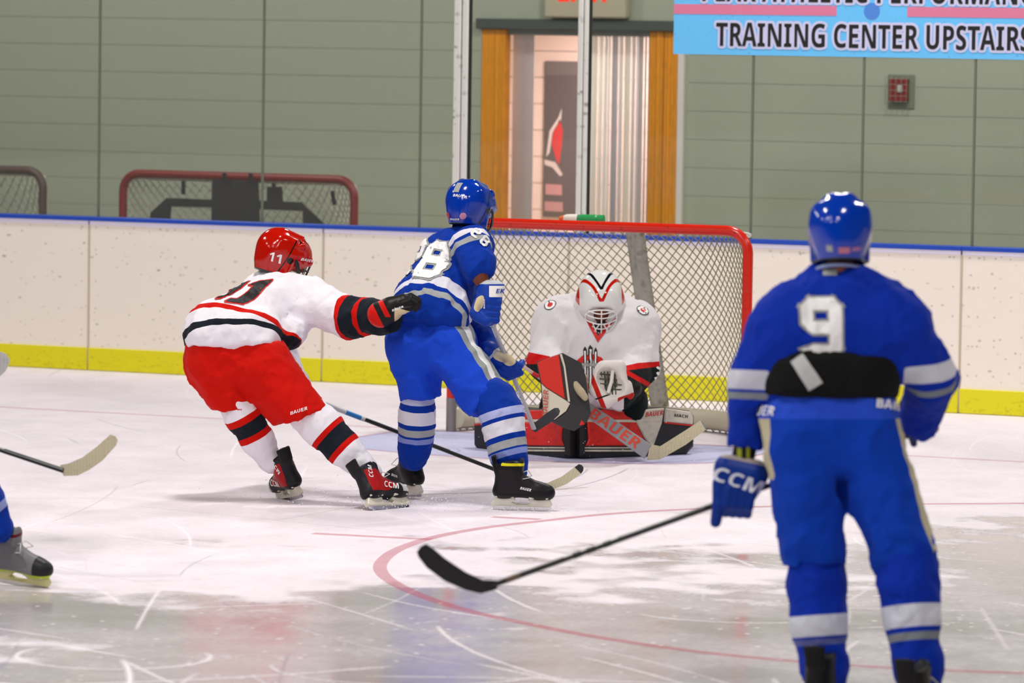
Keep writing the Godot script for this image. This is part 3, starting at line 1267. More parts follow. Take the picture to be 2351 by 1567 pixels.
func alarm() -> void:
	var z := WALL_Z
	var p := on_z(2061, 207, z + 0.05)
	var o := thing("fire_alarm", "red fire alarm strobe in a wire guard on the green wall", "alarm", Vector3(p.x, p.y, z))
	var g := Geo.new()
	g.box(Vector3(p.x, p.y, z + 0.03), Vector3(0.14, 0.165, 0.05), Basis(), 0.008)
	put("housing", g.mesh(), mat("red alarm plastic", "8a1a16", 0.4), o)
	g = Geo.new()
	g.box(Vector3(p.x + 0.02, p.y + 0.01, z + 0.06), Vector3(0.04, 0.05, 0.02), Basis(), 0.006)
	put("strobe_lens", g.mesh(), mat("clear lens", "cfd2cc", 0.15), o)
	g = Geo.new()
	g.box(Vector3(p.x + 0.01, p.y - 0.01, z + 0.006), Vector3(0.2, 0.24, 0.012), Basis(), 0.004)
	put("back_plate", g.mesh(), mat("grey green plate", "7d8874", 0.6), o)
	g = Geo.new()
	for k in 5: g.tube([Vector3(p.x - 0.08 + k * 0.04, p.y - 0.1, z + 0.01), Vector3(p.x - 0.08 + k * 0.04, p.y - 0.09, z + 0.09), Vector3(p.x - 0.08 + k * 0.04, p.y + 0.09, z + 0.09), Vector3(p.x - 0.08 + k * 0.04, p.y + 0.1, z + 0.01)], 0.0018, 5)
	for k in 5: g.tube([Vector3(p.x - 0.09, p.y - 0.08 + k * 0.04, z + 0.09), Vector3(p.x + 0.09, p.y - 0.08 + k * 0.04, z + 0.09)], 0.0018, 5)
	put("wire_guard", g.mesh(), mat("grey wire", "98a092", 0.5), o)

func banner() -> void:
	var z := BOARD_Z - 0.036
	var a := on_z(1546, 125, z)
	var mid := on_z(2002, 26, z)
	var b := on_z(2351, 136, z)
	var right := Vector3.RIGHT
	var w := (mid.x - a.x) * 2.0
	var low := (a.y + b.y) * 0.5
	var high := mid.y + (mid.y - low) * 1.0
	var o := thing("banner", "light blue advertising banner with pink bars and black lettering on the glass", "banner", Vector3(mid.x, low, z))
	var g := Geo.new()
	g.box(Vector3(mid.x, (low + high) * 0.5, z), Vector3(w, high - low, 0.004))
	var sheet := mat("sky blue vinyl", "ffffff", 0.5)
	sheet.albedo_texture = vinyl()
	for p in g.v: g.uv.append(Vector2((p.x - mid.x) / w + 0.5, (p.y - low) / (high - low)))
	put("sheet", g.mesh(), sheet, o)
	var zz := z + 0.003
	var pink := mat("pink print", "d9799c", 0.55)
	var half := (on_z(1921, 26, z).x - a.x)
	for s in [-1.0, 1.0]:
		g = Geo.new()
		g.box(Vector3(mid.x + s * (w * 0.5 - half * 0.5), mid.y, zz), Vector3(half, 0.064, 0.002))
		put("pink_bar", g.mesh(), pink, o)
	g = Geo.new()
	var dot := PackedVector2Array()
	for k in 28: dot.append(Vector2(cos(TAU * k / 28.0), sin(TAU * k / 28.0)) * 0.055)
	flat_print(g, poly_tris([dot]), Vector3(mid.x, mid.y, zz), right, Vector3.UP)
	put("blue_dot", g.mesh(), mat("blue print", "4a86dc", 0.55), o)
	var black := mat("black lettering", "0c0c10", 0.5)
	var halo := mat("pale letter outline", "cfd2f4", 0.55)
	for line in [["TRAINING CENTER UPSTAIRS", on_z(2006, 84, z).y, 0.156, 0.757], ["PEAK ATHLETIC PERFORMANCE", on_z(2000, -21, z).y, 0.156, 0.757]]:
		for t in islands(text_tris(line[0], line[2], 0.0, null, line[3])):
			g = Geo.new()
			for k in 12: flat_print(g, t, Vector3(mid.x + cos(TAU * k / 12.0) * 0.017, line[1] + sin(TAU * k / 12.0) * 0.017, zz + 0.0002 * k), right, Vector3.UP)
			put("letter_outline", g.mesh(), halo, o)
			g = Geo.new()
			flat_print(g, t, Vector3(mid.x, line[1], zz + 0.004), right, Vector3.UP)
			put("letter", g.mesh(), black, o)

func vinyl() -> ImageTexture:
	var im := Image.create(1024, 256, false, Image.FORMAT_RGB8)
	im.fill(Color("66c2fb"))
	var rng := RandomNumberGenerator.new()
	rng.seed = 14
	for k in 240: smudge(im, rng.randf() * 1024, rng.randf() * 256, 1.0 + 3.0 * rng.randf(), 0.8 + 2.0 * rng.randf(), Color("2c5f86"), rng.randf_range(0.1, 0.6), rng)
	return ImageTexture.create_from_image(im)

# ------------------------------------------------------------------ goals
func goal_frame(g: Geo, at: Vector3, turn: float) -> void:
	var pts := []
	var hw := 0.945
	var hh := 1.25
	var r := 0.13
	pts.append(Vector3(-hw, 0.0, 0))
	pts.append(Vector3(-hw, hh - r, 0))
	for k in 7:
		var t := PI * 0.5 * k / 6.0
		pts.append(Vector3(-hw + r - r * cos(t), hh - r + r * sin(t), 0))
	for k in 7:
		var t := PI * 0.5 * (1.0 - k / 6.0)
		pts.append(Vector3(hw - r + r * cos(t), hh - r + r * sin(t), 0))
	pts.append(Vector3(hw, 0.0, 0))
	var b := Basis(Vector3.UP, turn)
	var out := []
	for p in pts: out.append(at + b * p)
	g.tube(out, 0.0305, 16)

# outline of the goal seen from above, from the left post round the back to the right post; s in 0..1
func goal_outline(s: float, top: bool) -> Vector2:
	var deep := 0.56 if top else 1.08
	var hw := 0.945
	var t := s * 2.0 - 1.0
	var side := absf(t)
	var lobe := 0.94 + 0.06 * cos(PI * 2.0 * (side - 0.5))      # two bays, drawn in at the middle bar
	# superellipse quarter from post to back
	var a := side * PI * 0.5
	var x := hw * pow(sin(a), 1.22)
	var z := -deep * pow(cos(a), 1.22) * lobe
	return Vector2(x * signf(t), z)

func netting(at: Vector3, turn: float, cord: float, cell: float, sag: float) -> ArrayMesh:
	var g := Geo.new()
	var b := Basis(Vector3.UP, turn)
	# walk along the perimeter by arc length
	var N := 160
	var table := []
	var long := [0.0]
	var last := goal_outline(0.0, false)
	for i in range(1, N + 1):
		var p := goal_outline(float(i) / N, false)
		long.append(long[-1] + p.distance_to(last))
		last = p
	var total: float = long[-1]
	var net_h := 1.36
	var f := func(s: float, t: float) -> Vector3:        # s along, t up, metres
		var want := clampf(s, 0.0, total)
		var lo := 0
		var hi := N
		while hi - lo > 1:
			var m := (lo + hi) >> 1
			if long[m] <= want: lo = m
			else: hi = m
		var u: float = (lo + (want - long[lo]) / maxf(long[hi] - long[lo], 1e-6)) / N
		var k := clampf(t / net_h, 0.0, 1.0)
		var q0 := goal_outline(u, false)
		var q1 := goal_outline(u, true)
		var q := q0.lerp(q1, k)
		q.y -= sin(PI * k) * sag * (1.0 - pow(absf(u * 2.0 - 1.0), 4.0))
		return at + b * Vector3(q.x, k * 1.225, q.y)
	for fam in 2:
		var sgn := 1.0 if fam == 0 else -1.0
		var c := -net_h
		while c < total + net_h:
			var path := []
			var steps := int(net_h / (cell * 0.72))
			for i in steps + 1:
				var t := net_h * i / steps
				var s: float = c + sgn * t * 0.9 + (0.0 if fam == 0 else 0.0)
				if s < 0.0 or s > total:
					if path.size() > 1: g.tube(path, cord, 4, false, false)
					path = []
					continue
				path.append(f.call(s, t))
			if path.size() > 1: g.tube(path, cord, 4, false, false)
			c += cell * 1.4142
	# the net over the top: from the crossbar back to the top hoop
	for i in 46:
		var s := (i + 0.5) / 46.0
		var q := goal_outline(s, true)
		var x := clampf(q.x, -0.9, 0.9)
		g.tube([at + b * Vector3(x, 1.245, 0.0), at + b * Vector3(x, 1.225, q.y * 0.5), at + b * Vector3(q.x, 1.225, q.y)], cord, 4, false, false)
	for k in 10:
		var path := []
		for i in 25:
			var q := goal_outline(i / 24.0, true) * ((k + 1) / 11.0)
			q.x = lerpf(goal_outline(i / 24.0, true).x, q.x, 0.15)
			path.append(at + b * Vector3(q.x, 1.23, q.y))
		g.tube(path, cord, 4, false, false)
	return g.mesh()

func goal() -> void:
	var o := thing("hockey_goal", "red hockey goal with white netting behind the goalkeeper", "goal", Vector3.ZERO)
	var red := mat("chipped red enamel", "ffffff", 0.25)
	var im := Image.create(256, 256, false, Image.FORMAT_RGB8)
	im.fill(Color("d0210a"))
	var rng := RandomNumberGenerator.new()
	rng.seed = 3
	for k in 70: smudge(im, rng.randf() * 256, rng.randf() * 256, 2 + 5 * rng.randf() * rng.randf(), 2 + 5 * rng.randf() * rng.randf(), Color("2a1512") if k % 4 else Color("8a8078"), rng.randf_range(0.2, 0.8), rng)
	red.albedo_texture = ImageTexture.create_from_image(im)
	red.uv1_triplanar = true
	red.uv1_world_triplanar = true
	red.uv1_scale = Vector3(1.4, 1.4, 1.4)
	var g := Geo.new()
	goal_frame(g, Vector3.ZERO, 0.0)
	put("post_frame", g.mesh(), red, o)
	var worn := mat("bare worn steel", "8f8a88", 0.45, 0.6)
	g = Geo.new()
	g.tube([Vector3(-0.945, 0.001, 0.0), Vector3(-0.945, 0.2, 0.0)], 0.0312, 16, false, false)
	put("worn_foot", g.mesh(), worn, o)
	# base hoop, top hoop, middle bar
	g = Geo.new()
	var base := []
	var hoop := []
	for i in 49:
		var q := goal_outline(i / 48.0, false)
		base.append(Vector3(q.x, 0.03, q.y))
		q = goal_outline(i / 48.0, true)
		hoop.append(Vector3(q.x, 1.225, q.y))
	g.tube(base, 0.02, 8)
	put("base_hoop", g.mesh(), mat("white painted steel", "c9c6bd", 0.5), o)
	g = Geo.new()
	g.tube(hoop, 0.014, 8)
	put("top_hoop", g.mesh(), mat("white painted steel", "c9c6bd", 0.5), o)
	var pad := mat("scuffed grey padding", "ffffff", 0.8)
	var pim := Image.create(128, 128, false, Image.FORMAT_RGB8)
	pim.fill(Color("a9a79c"))
	for k in 260: smudge(pim, rng.randf() * 128, rng.randf() * 128, 2 + 6 * rng.randf(), 2 + 5 * rng.randf(), Color("55544a") if k % 2 else Color("c4c3b8"), rng.randf_range(0.1, 0.5), rng)
	pad.albedo_texture = ImageTexture.create_from_image(pim)
	pad.uv1_triplanar = true
	pad.uv1_scale = Vector3(2.2, 2.2, 2.2)
	g = Geo.new()
	g.tube([Vector3(0, 1.22, -0.52), Vector3(0, 1.0, -0.6), Vector3(0, 0.6, -0.76), Vector3(0, 0.04, -0.98)], 0.062, 12, false, true, Vector3(0, 0.4, 1), 0.45)
	put("middle_bar", g.mesh(), pad, o)
	g = Geo.new()
	var skirt := []
	for i in 49:
		var q := goal_outline(i / 48.0, false)
		skirt.append(Vector3(q.x * 0.97, 0.075, q.y * 0.96))
	g.tube(skirt, 0.06, 8, false, true, Vector3.UP, 1.0)
	put("bottom_padding", g.mesh(), mat("dirty white padding", "bcb6a2", 0.85), o)
	var cord := mat("olive white cord", "8e8b66", 0.85)
	var net := put("netting", netting(Vector3.ZERO, 0.0, 0.0034, 0.043, 0.05), cord, o)
	net.set_meta("kind", "stuff")
	# a drinks bottle lying on the top net
	var a := P(1291, 500, 28.75)
	var bt := thing("water_bottle", "green squeeze bottle with orange cap lying on top of the goal", "bottle", Vector3(-0.25, 1.27, -0.12))
	var at := Vector3(-0.17, 1.283, -0.12)
	var ax := Vector3(1, 0, -0.12).normalized()
	g = Geo.new()
	g.lathe([[0.0, 0.0], [0.026, 0.004], [0.03, 0.02], [0.03, 0.11], [0.027, 0.12], [0.03, 0.13], [0.03, 0.16], [0.0, 0.165]], at - ax * 0.02, ax, 18)
	put("body", g.mesh(), mat("green plastic", "1d9a50", 0.35), bt)
	g = Geo.new()
	g.lathe([[0.0, 0.0], [0.02, 0.0], [0.028, 0.02], [0.03, 0.05], [0.03, 0.09], [0.0, 0.09]], at - ax * 0.11, ax, 18)
	put("shoulder", g.mesh(), mat("white plastic", "e4e2d8", 0.4), bt)
	g = Geo.new()
	g.lathe([[0.0, 0.0], [0.012, 0.0], [0.018, 0.012], [0.024, 0.03], [0.0, 0.03]], at - ax * 0.135, ax, 14)
	put("cap", g.mesh(), mat("orange plastic", "e8641e", 0.4), bt)

func spare_goals() -> void:
	var z := -4.85
	var cx := (on_z(267, 450, z).x + on_z(830, 450, z).x) * 0.5
	var cord := mat("grey white cord", "d3d6c8", 0.9)
	var dark_red := mat("dark red enamel", "7e2220", 0.4)
	var o := thing("hockey_goal", "spare red goal with a black shooting target behind the glass", "goal", Vector3(cx, 0, z), "spare goals behind the glass")
	var g := Geo.new()
	goal_frame(g, Vector3(cx, 0.06, z), 0.0)
	put("post_frame", g.mesh(), dark_red, o)
	var net := put("netting", netting(Vector3(cx, 0.04, z), 0.0, 0.0058, 0.06, 0.05), cord, o)
	net.set_meta("kind", "stuff")
	var c2 := on_z(105, 450, z).x - 0.97
	var o2 := thing("hockey_goal", "spare goal with dull brown frame and no target behind the glass", "goal", Vector3(c2, 0, z), "spare goals behind the glass")
	g = Geo.new()
	goal_frame(g, Vector3(c2, 0.06, z), 0.0)
	put("post_frame", g.mesh(), mat("dull brown enamel", "57443f", 0.5), o2)
	net = put("netting", netting(Vector3(c2, 0.04, z), 0.0, 0.0058, 0.07, 0.05), cord, o2)
	net.set_meta("kind", "stuff")
	# the shooting target hung in the red goal
	var zt := z + 0.05
	var black := mat("black target fabric", "24282a", 0.7)
	var tgt := thing("shooting_target", "black fabric shooting target with cut-outs strapped to the red spare goal", "target", Vector3(cx, 0.1, zt))
	var pieces := [
		[[486, 412], [592, 416], [596, 540], [484, 540]],
		[[382, 454], [486, 458], [486, 476], [392, 474], [386, 540], [340, 540], [345, 488]],
		[[592, 460], [690, 464], [745, 515], [750, 540], [696, 540], [694, 484], [592, 480]],
		[[612, 428], [646, 428], [648, 464], [612, 462]],
	]
	for pc in pieces:
		g = Geo.new()
		var pts := []
		for q in pc: pts.append(on_z(q[0], q[1], zt))
		g.slab(pts, Vector3(0, 0, -0.012), 0.002)
		put("panel", g.mesh(), black, tgt)
	for q in [[515, 396, 516, 420], [576, 398, 574, 420], [421, 415, 421, 446], [763, 438, 768, 470], [628, 420, 630, 440]]:
		g = Geo.new()
		var p0 := on_z(q[0], q[1], zt + 0.035)
		var p1 := on_z(q[2], q[3], zt + 0.02)
		g.tube([p0, p1], 0.018, 6, false, true, Vector3.BACK, 0.3)
		put("strap", g.mesh(), black, tgt)

# ------------------------------------------------------------------ people
func chain(b: Blob, D: float, pts: Array, k := 0.03, fn := Vector3.ZERO, fs := 1.0, cut := []) -> void:
	# pts: [photo x, photo y, metres behind the player's plane, radius in photo pixels]
	for i in pts.size() - 1:
		var a: Array = pts[i]
		var c: Array = pts[i + 1]
		b.cap(P(a[0], a[1], D + a[2]), P(c[0], c[1], D + c[2]), a[3] * (D + a[2]) / F, c[3] * (D + c[2]) / F, k, fn, fs, cut)

func hit(b: Blob, x: float, y: float, near: float) -> Vector3:       # where the line of sight through a photo point meets the cloth
	var who := b.all()
	var d := ray(x, y)
	var t := near - 1.2
	for s in 400:
		var e := b.dist(EYE + d * t, who)
		if e < 0.001: break
		t += maxf(e * 0.5, 0.002)
		if t > near + 1.5:
			t = near
			break
	return EYE + d * t

func plane3(b: Blob, near: float, q: Array, up: Vector3) -> Plane:
	var p := Plane(hit(b, q[0], q[1], near), hit(b, q[2], q[3], near), hit(b, q[4], q[5], near))
	return p if p.normal.dot(up) > 0.0 else -p

func plane_at(D: float, q: Array, up: Vector3) -> Plane:         # through three points given as photo x, photo y and metres behind the player's plane
	var p := Plane(P(q[0], q[1], D + q[2]), P(q[3], q[4], D + q[5]), P(q[6], q[7], D + q[8]))
	return p if p.normal.dot(up) > 0.0 else -p

func above(p: Plane) -> Callable:
	return func(v: Vector3) -> float: return p.distance_to(v)

func below(p: Plane) -> Callable:
	return func(v: Vector3) -> float: return -p.distance_to(v)

func along(a: Vector3, b: Vector3, lo: float, hi: float) -> Callable:      # a band between two distances along a bone
	var d := (b - a).normalized()
	return func(v: Vector3) -> float:
		var t := (v - a).dot(d)
		return minf(t - lo, hi - t)

func close_to(a: Vector3, b: Vector3, r: float) -> Callable:
	return func(v: Vector3) -> float:
		var ab := b - a
		var t := clampf((v - a).dot(ab) / maxf(ab.length_squared(), 1e-9), 0.0, 1.0)
		return r - (v - a - ab * t).length()

func side_of(a: Vector3, b: Vector3, out: Vector3, wide: float) -> Callable:    # a stripe down one side of a limb
	var d := (b - a).normalized()
	var o := (out - d * out.dot(d)).normalized()
	return func(v: Vector3) -> float:
		var q := v - a
		q -= d * q.dot(d)
		return q.normalized().dot(o) - wide

func axes(fwd: Vector3, up: Vector3, at: Vector3) -> Transform3D:        # local z forward, y up
	var z := fwd.normalized()
	var x := up.cross(z).normalized()
	return Transform3D(Basis(x, z.cross(x), z), at)

func merge(g: Geo, m: ArrayMesh, t := Transform3D()) -> void:
	var a := m.surface_get_arrays(0)
	var vs: PackedVector3Array = a[Mesh.ARRAY_VERTEX]
	var ns: PackedVector3Array = a[Mesh.ARRAY_NORMAL]
	var cs: PackedColorArray = a[Mesh.ARRAY_COLOR]
	for i in vs.size():
		g.v.append(t * vs[i])
		g.n.append(t.basis * ns[i])
		g.c.append(cs[i])

var head_mesh: ArrayMesh
func head() -> ArrayMesh:
	if head_mesh: return head_mesh
	var b := Blob.new()
	b.cap(Vector3(0, 0.035, -0.025), Vector3(0, 0.03, 0.02), 0.088, 0.082, 0.03)
	b.cap(Vector3(0, -0.03, 0.03), Vector3(0, -0.085, 0.055), 0.062, 0.034, 0.04)
	for s in [-1.0, 1.0]:
		b.cap(Vector3(s * 0.05, -0.02, 0.05), Vector3(s * 0.035, -0.07, 0.05), 0.026, 0.024, 0.03)
		b.cap(Vector3(s * 0.088, 0.012, -0.012), Vector3(s * 0.088, -0.03, -0.006), 0.017, 0.011, 0.008, Vector3.RIGHT, 0.45)
		b.cap(Vector3(s * 0.02, 0.035, 0.093), Vector3(s * 0.045, 0.033, 0.085), 0.011, 0.009, 0.012)
		b.holes.append([Vector3(s * 0.033, 0.012, 0.108), Vector3(s * 0.036, 0.012, 0.106), 0.017, 0.012])
		b.cap(Vector3(s * 0.033, 0.012, 0.083), Vector3(s * 0.033, 0.012, 0.083), 0.0125, -1.0, 0.004)
	b.cap(Vector3(0, 0.022, 0.095), Vector3(0, -0.022, 0.118), 0.009, 0.012, 0.012)
	b.cap(Vector3(-0.011, -0.025, 0.106), Vector3(0.011, -0.025, 0.106), 0.009, 0.009, 0.008)
	b.cap(Vector3(-0.019, -0.051, 0.095), Vector3(0.019, -0.051, 0.095), 0.0075, 0.0075, 0.008)
	b.cap(Vector3(-0.016, -0.063, 0.093), Vector3(0.016, -0.063, 0.093), 0.008, 0.008, 0.008)
	b.cap(Vector3(0, -0.05, -0.02), Vector3(0, -0.125, -0.025), 0.052, 0.05, 0.04)
	b.build(0.005)
	var skin := lin("c99a7c")
	head_mesh = b.dyed(skin, [
		[lin("241812"), [func(v): return 0.02 + 0.9 * v.y - v.z * 0.9 - 0.028, func(v): return v.y + 0.075]],
		[lin("b3685c"), [func(v): return 0.021 - Vector2(v.x, (v.y + 0.057) * 1.7).length(), func(v): return v.z - 0.08]],
		[lin("33231b"), [func(v): return 0.006 - absf(v.y - 0.036 - 0.1 * absf(v.x)), func(v): return v.z - 0.06, func(v): return absf(v.x) - 0.016, func(v): return 0.052 - absf(v.x)]],
		[lin("e6dfd8"), [func(v): return 0.0135 - Vector3(absf(v.x) - 0.033, v.y - 0.012, v.z - 0.083).length(), func(v): return 0.008 - absf(v.y - 0.012)]],
		[lin("2a1c14"), [func(v): return 0.0062 - Vector2(absf(v.x) - 0.033, v.y - 0.012).length(), func(v): return v.z - 0.088]],
	])
	return head_mesh

# the body under the clothes, one continuous surface: joints in space
func body(parent: Node3D, j: Dictionary, face: Transform3D, skin_hex := "c99a7c", h := 0.02) -> void:
	var b := Blob.new()
	b.cap(j.pelvis, j.chest, 0.085, 0.1, 0.05)
	b.cap(j.chest, j.neck, 0.09, 0.05, 0.05)
	b.cap(j.neck, face * Vector3(0, -0.06, -0.02), 0.05, 0.05, 0.03)
	for s in ["l", "r"]:
		b.cap(j.chest.lerp(j["sh" + s], 0.4), j["sh" + s], 0.09, 0.06, 0.05)
		b.cap(j["sh" + s], j["el" + s], 0.055, 0.042, 0.04)
		b.cap(j["el" + s], j["wr" + s], 0.041, 0.03, 0.02)
		b.cap(j.pelvis, j["hip" + s], 0.075, 0.075, 0.04)
		b.cap(j["hip" + s], j["kn" + s], 0.072, 0.05, 0.04)
		b.cap(j["kn" + s], j["an" + s], 0.053, 0.036, 0.03)
	b.build(h)
	var g := Geo.new()
	merge(g, b.dyed(lin(skin_hex)))
	merge(g, head(), face)
	put("body", g.mesh(), M.skin, parent)

# ------------------------------------------------------------------ helmet with cage
var helmet_blob: Blob
func helmet(parent: Node3D, face: Transform3D, hex: String, cage := true) -> Node3D:
	if helmet_blob == null:
		var b := Blob.new()
		var floor_cut := Plane(Vector3(0, -1, 0), Vector3(0, -0.088, 0))
		b.cap(Vector3(0, 0.042, -0.045), Vector3(0, 0.035, 0.04), 0.112, 0.102, 0.03)
		b.cap(Vector3(0, -0.03, -0.058), Vector3(0, -0.07, -0.05), 0.088, 0.082, 0.03, Vector3.ZERO, 1.0, [floor_cut])
		for s in [-1.0, 1.0]:
			b.cap(Vector3(s * 0.078, 0.02, 0.0), Vector3(s * 0.083, -0.075, -0.005), 0.034, 0.026, 0.03, Vector3.RIGHT, 0.8, [floor_cut])
			b.cap(Vector3(s * 0.034, 0.134, -0.06), Vector3(s * 0.03, 0.128, 0.05), 0.017, 0.016, 0.018)
			b.cap(Vector3(s * 0.07, 0.085, -0.07), Vector3(s * 0.075, 0.09, 0.04), 0.03, 0.026, 0.02)
			b.holes.append([Vector3(s * 0.075, 0.128, 0.035), Vector3(s * 0.1, 0.095, 0.02), 0.0075, 0.004])
			b.holes.append([Vector3(s * 0.018, 0.125, 0.1), Vector3(s * 0.05, 0.11, 0.1), 0.007, 0.004])
			b.holes.append([Vector3(s * 0.125, 0.02, -0.005), Vector3(s * 0.125, -0.02, -0.002), 0.012, 0.006])
			b.holes.append([Vector3(s * 0.055, 0.155, -0.1), Vector3(s * 0.052, 0.162, 0.02), 0.008, 0.006])
			b.holes.append([Vector3(s * 0.05, 0.125, -0.152), Vector3(s * 0.047, 0.03, -0.166), 0.012, 0.008])
		b.cap(Vector3(-0.05, 0.025, 0.118), Vector3(0.05, 0.025, 0.118), 0.022, 0.022, 0.02)
		b.holes.append([Vector3(0, -0.07, 0.14), Vector3(0, -0.1, 0.07), 0.094, 0.01])
		b.build(0.0055)
		helmet_blob = b
	var shell := helmet_blob.dyed(lin(hex), [
		[lin("0c0d10"), [func(v): return 0.0035 - absf(v.z + 0.012 - 0.25 * (v.y - 0.05)), func(v): return 0.11 - v.y]],
		[lin("0c0d10"), [func(v): return 0.0125 - minf(Vector2(v.y - 0.112, v.z - 0.028 - (v.y - 0.112) * 0.8).length() * 0.7, 1.0), func(v): return absf(v.x) - 0.062, func(v): return 0.0045 - absf(v.z - 0.028 + (v.y - 0.112) * 0.5)]],
		[lin("0c0d10"), [func(v): return 0.017 - Vector2(v.y, v.z + 0.003).length(), func(v): return absf(v.x) - 0.09]],
		[lin("0c0d10"), [func(v): return -0.08 - v.y]],
	])
	var o := Node3D.new()
	o.name = "helmet"
	parent.add_child(o)
	o.transform = parent_inverse(parent) * face
	local("shell", shell, M.gear, o)
	for s in [-1.0, 1.0]:                         # chin straps
		var g := Geo.new()
		g.tube([Vector3(s * 0.1, 0.035, 0.0), Vector3(s * 0.106, -0.005, 0.04), Vector3(s * 0.088, -0.06, 0.075), Vector3(s * 0.04, -0.118, 0.09)], 0.0105, 8, false, true, Vector3(s, 0, 0), 0.35)
		local("chin_strap", g.mesh(), M.black, o)
	if cage:
		var g := Geo.new()
		for k in 5:
			var y := 0.012 - 0.031 * k
			var wd := 0.084 - 0.006 * maxi(0, k - 1)
			var path := []
			for i in 9:
				var t := -1.0 + i / 4.0
				path.append(Vector3(wd * t, y, 0.148 - 0.062 * pow(absf(t), 2.2)))
			g.tube(path, 0.0022, 6)
		for i in 7:
			var t := -0.85 + i * 0.2833
			var path := []
			for k in 6: path.append(Vector3(0.08 * t * (1.0 - 0.03 * k), 0.024 - 0.027 * k, 0.15 - 0.062 * pow(absf(t), 2.2) - 0.003 * k))
			g.tube(path, 0.0022, 6)
		local("cage", g.mesh(), M.wire, o)
	return o

func helmet_print(o: Node3D, called: String, t: PackedVector2Array, from: Vector3, right: Vector3, up: Vector3, m: Material) -> void:
	var g := Geo.new()
	sewn(g, t, helmet_blob, from, right.normalized(), up.normalized(), -from.normalized(), 0.0015, 0.01)
	if g.v.size(): local(called, g.mesh(), m, o)

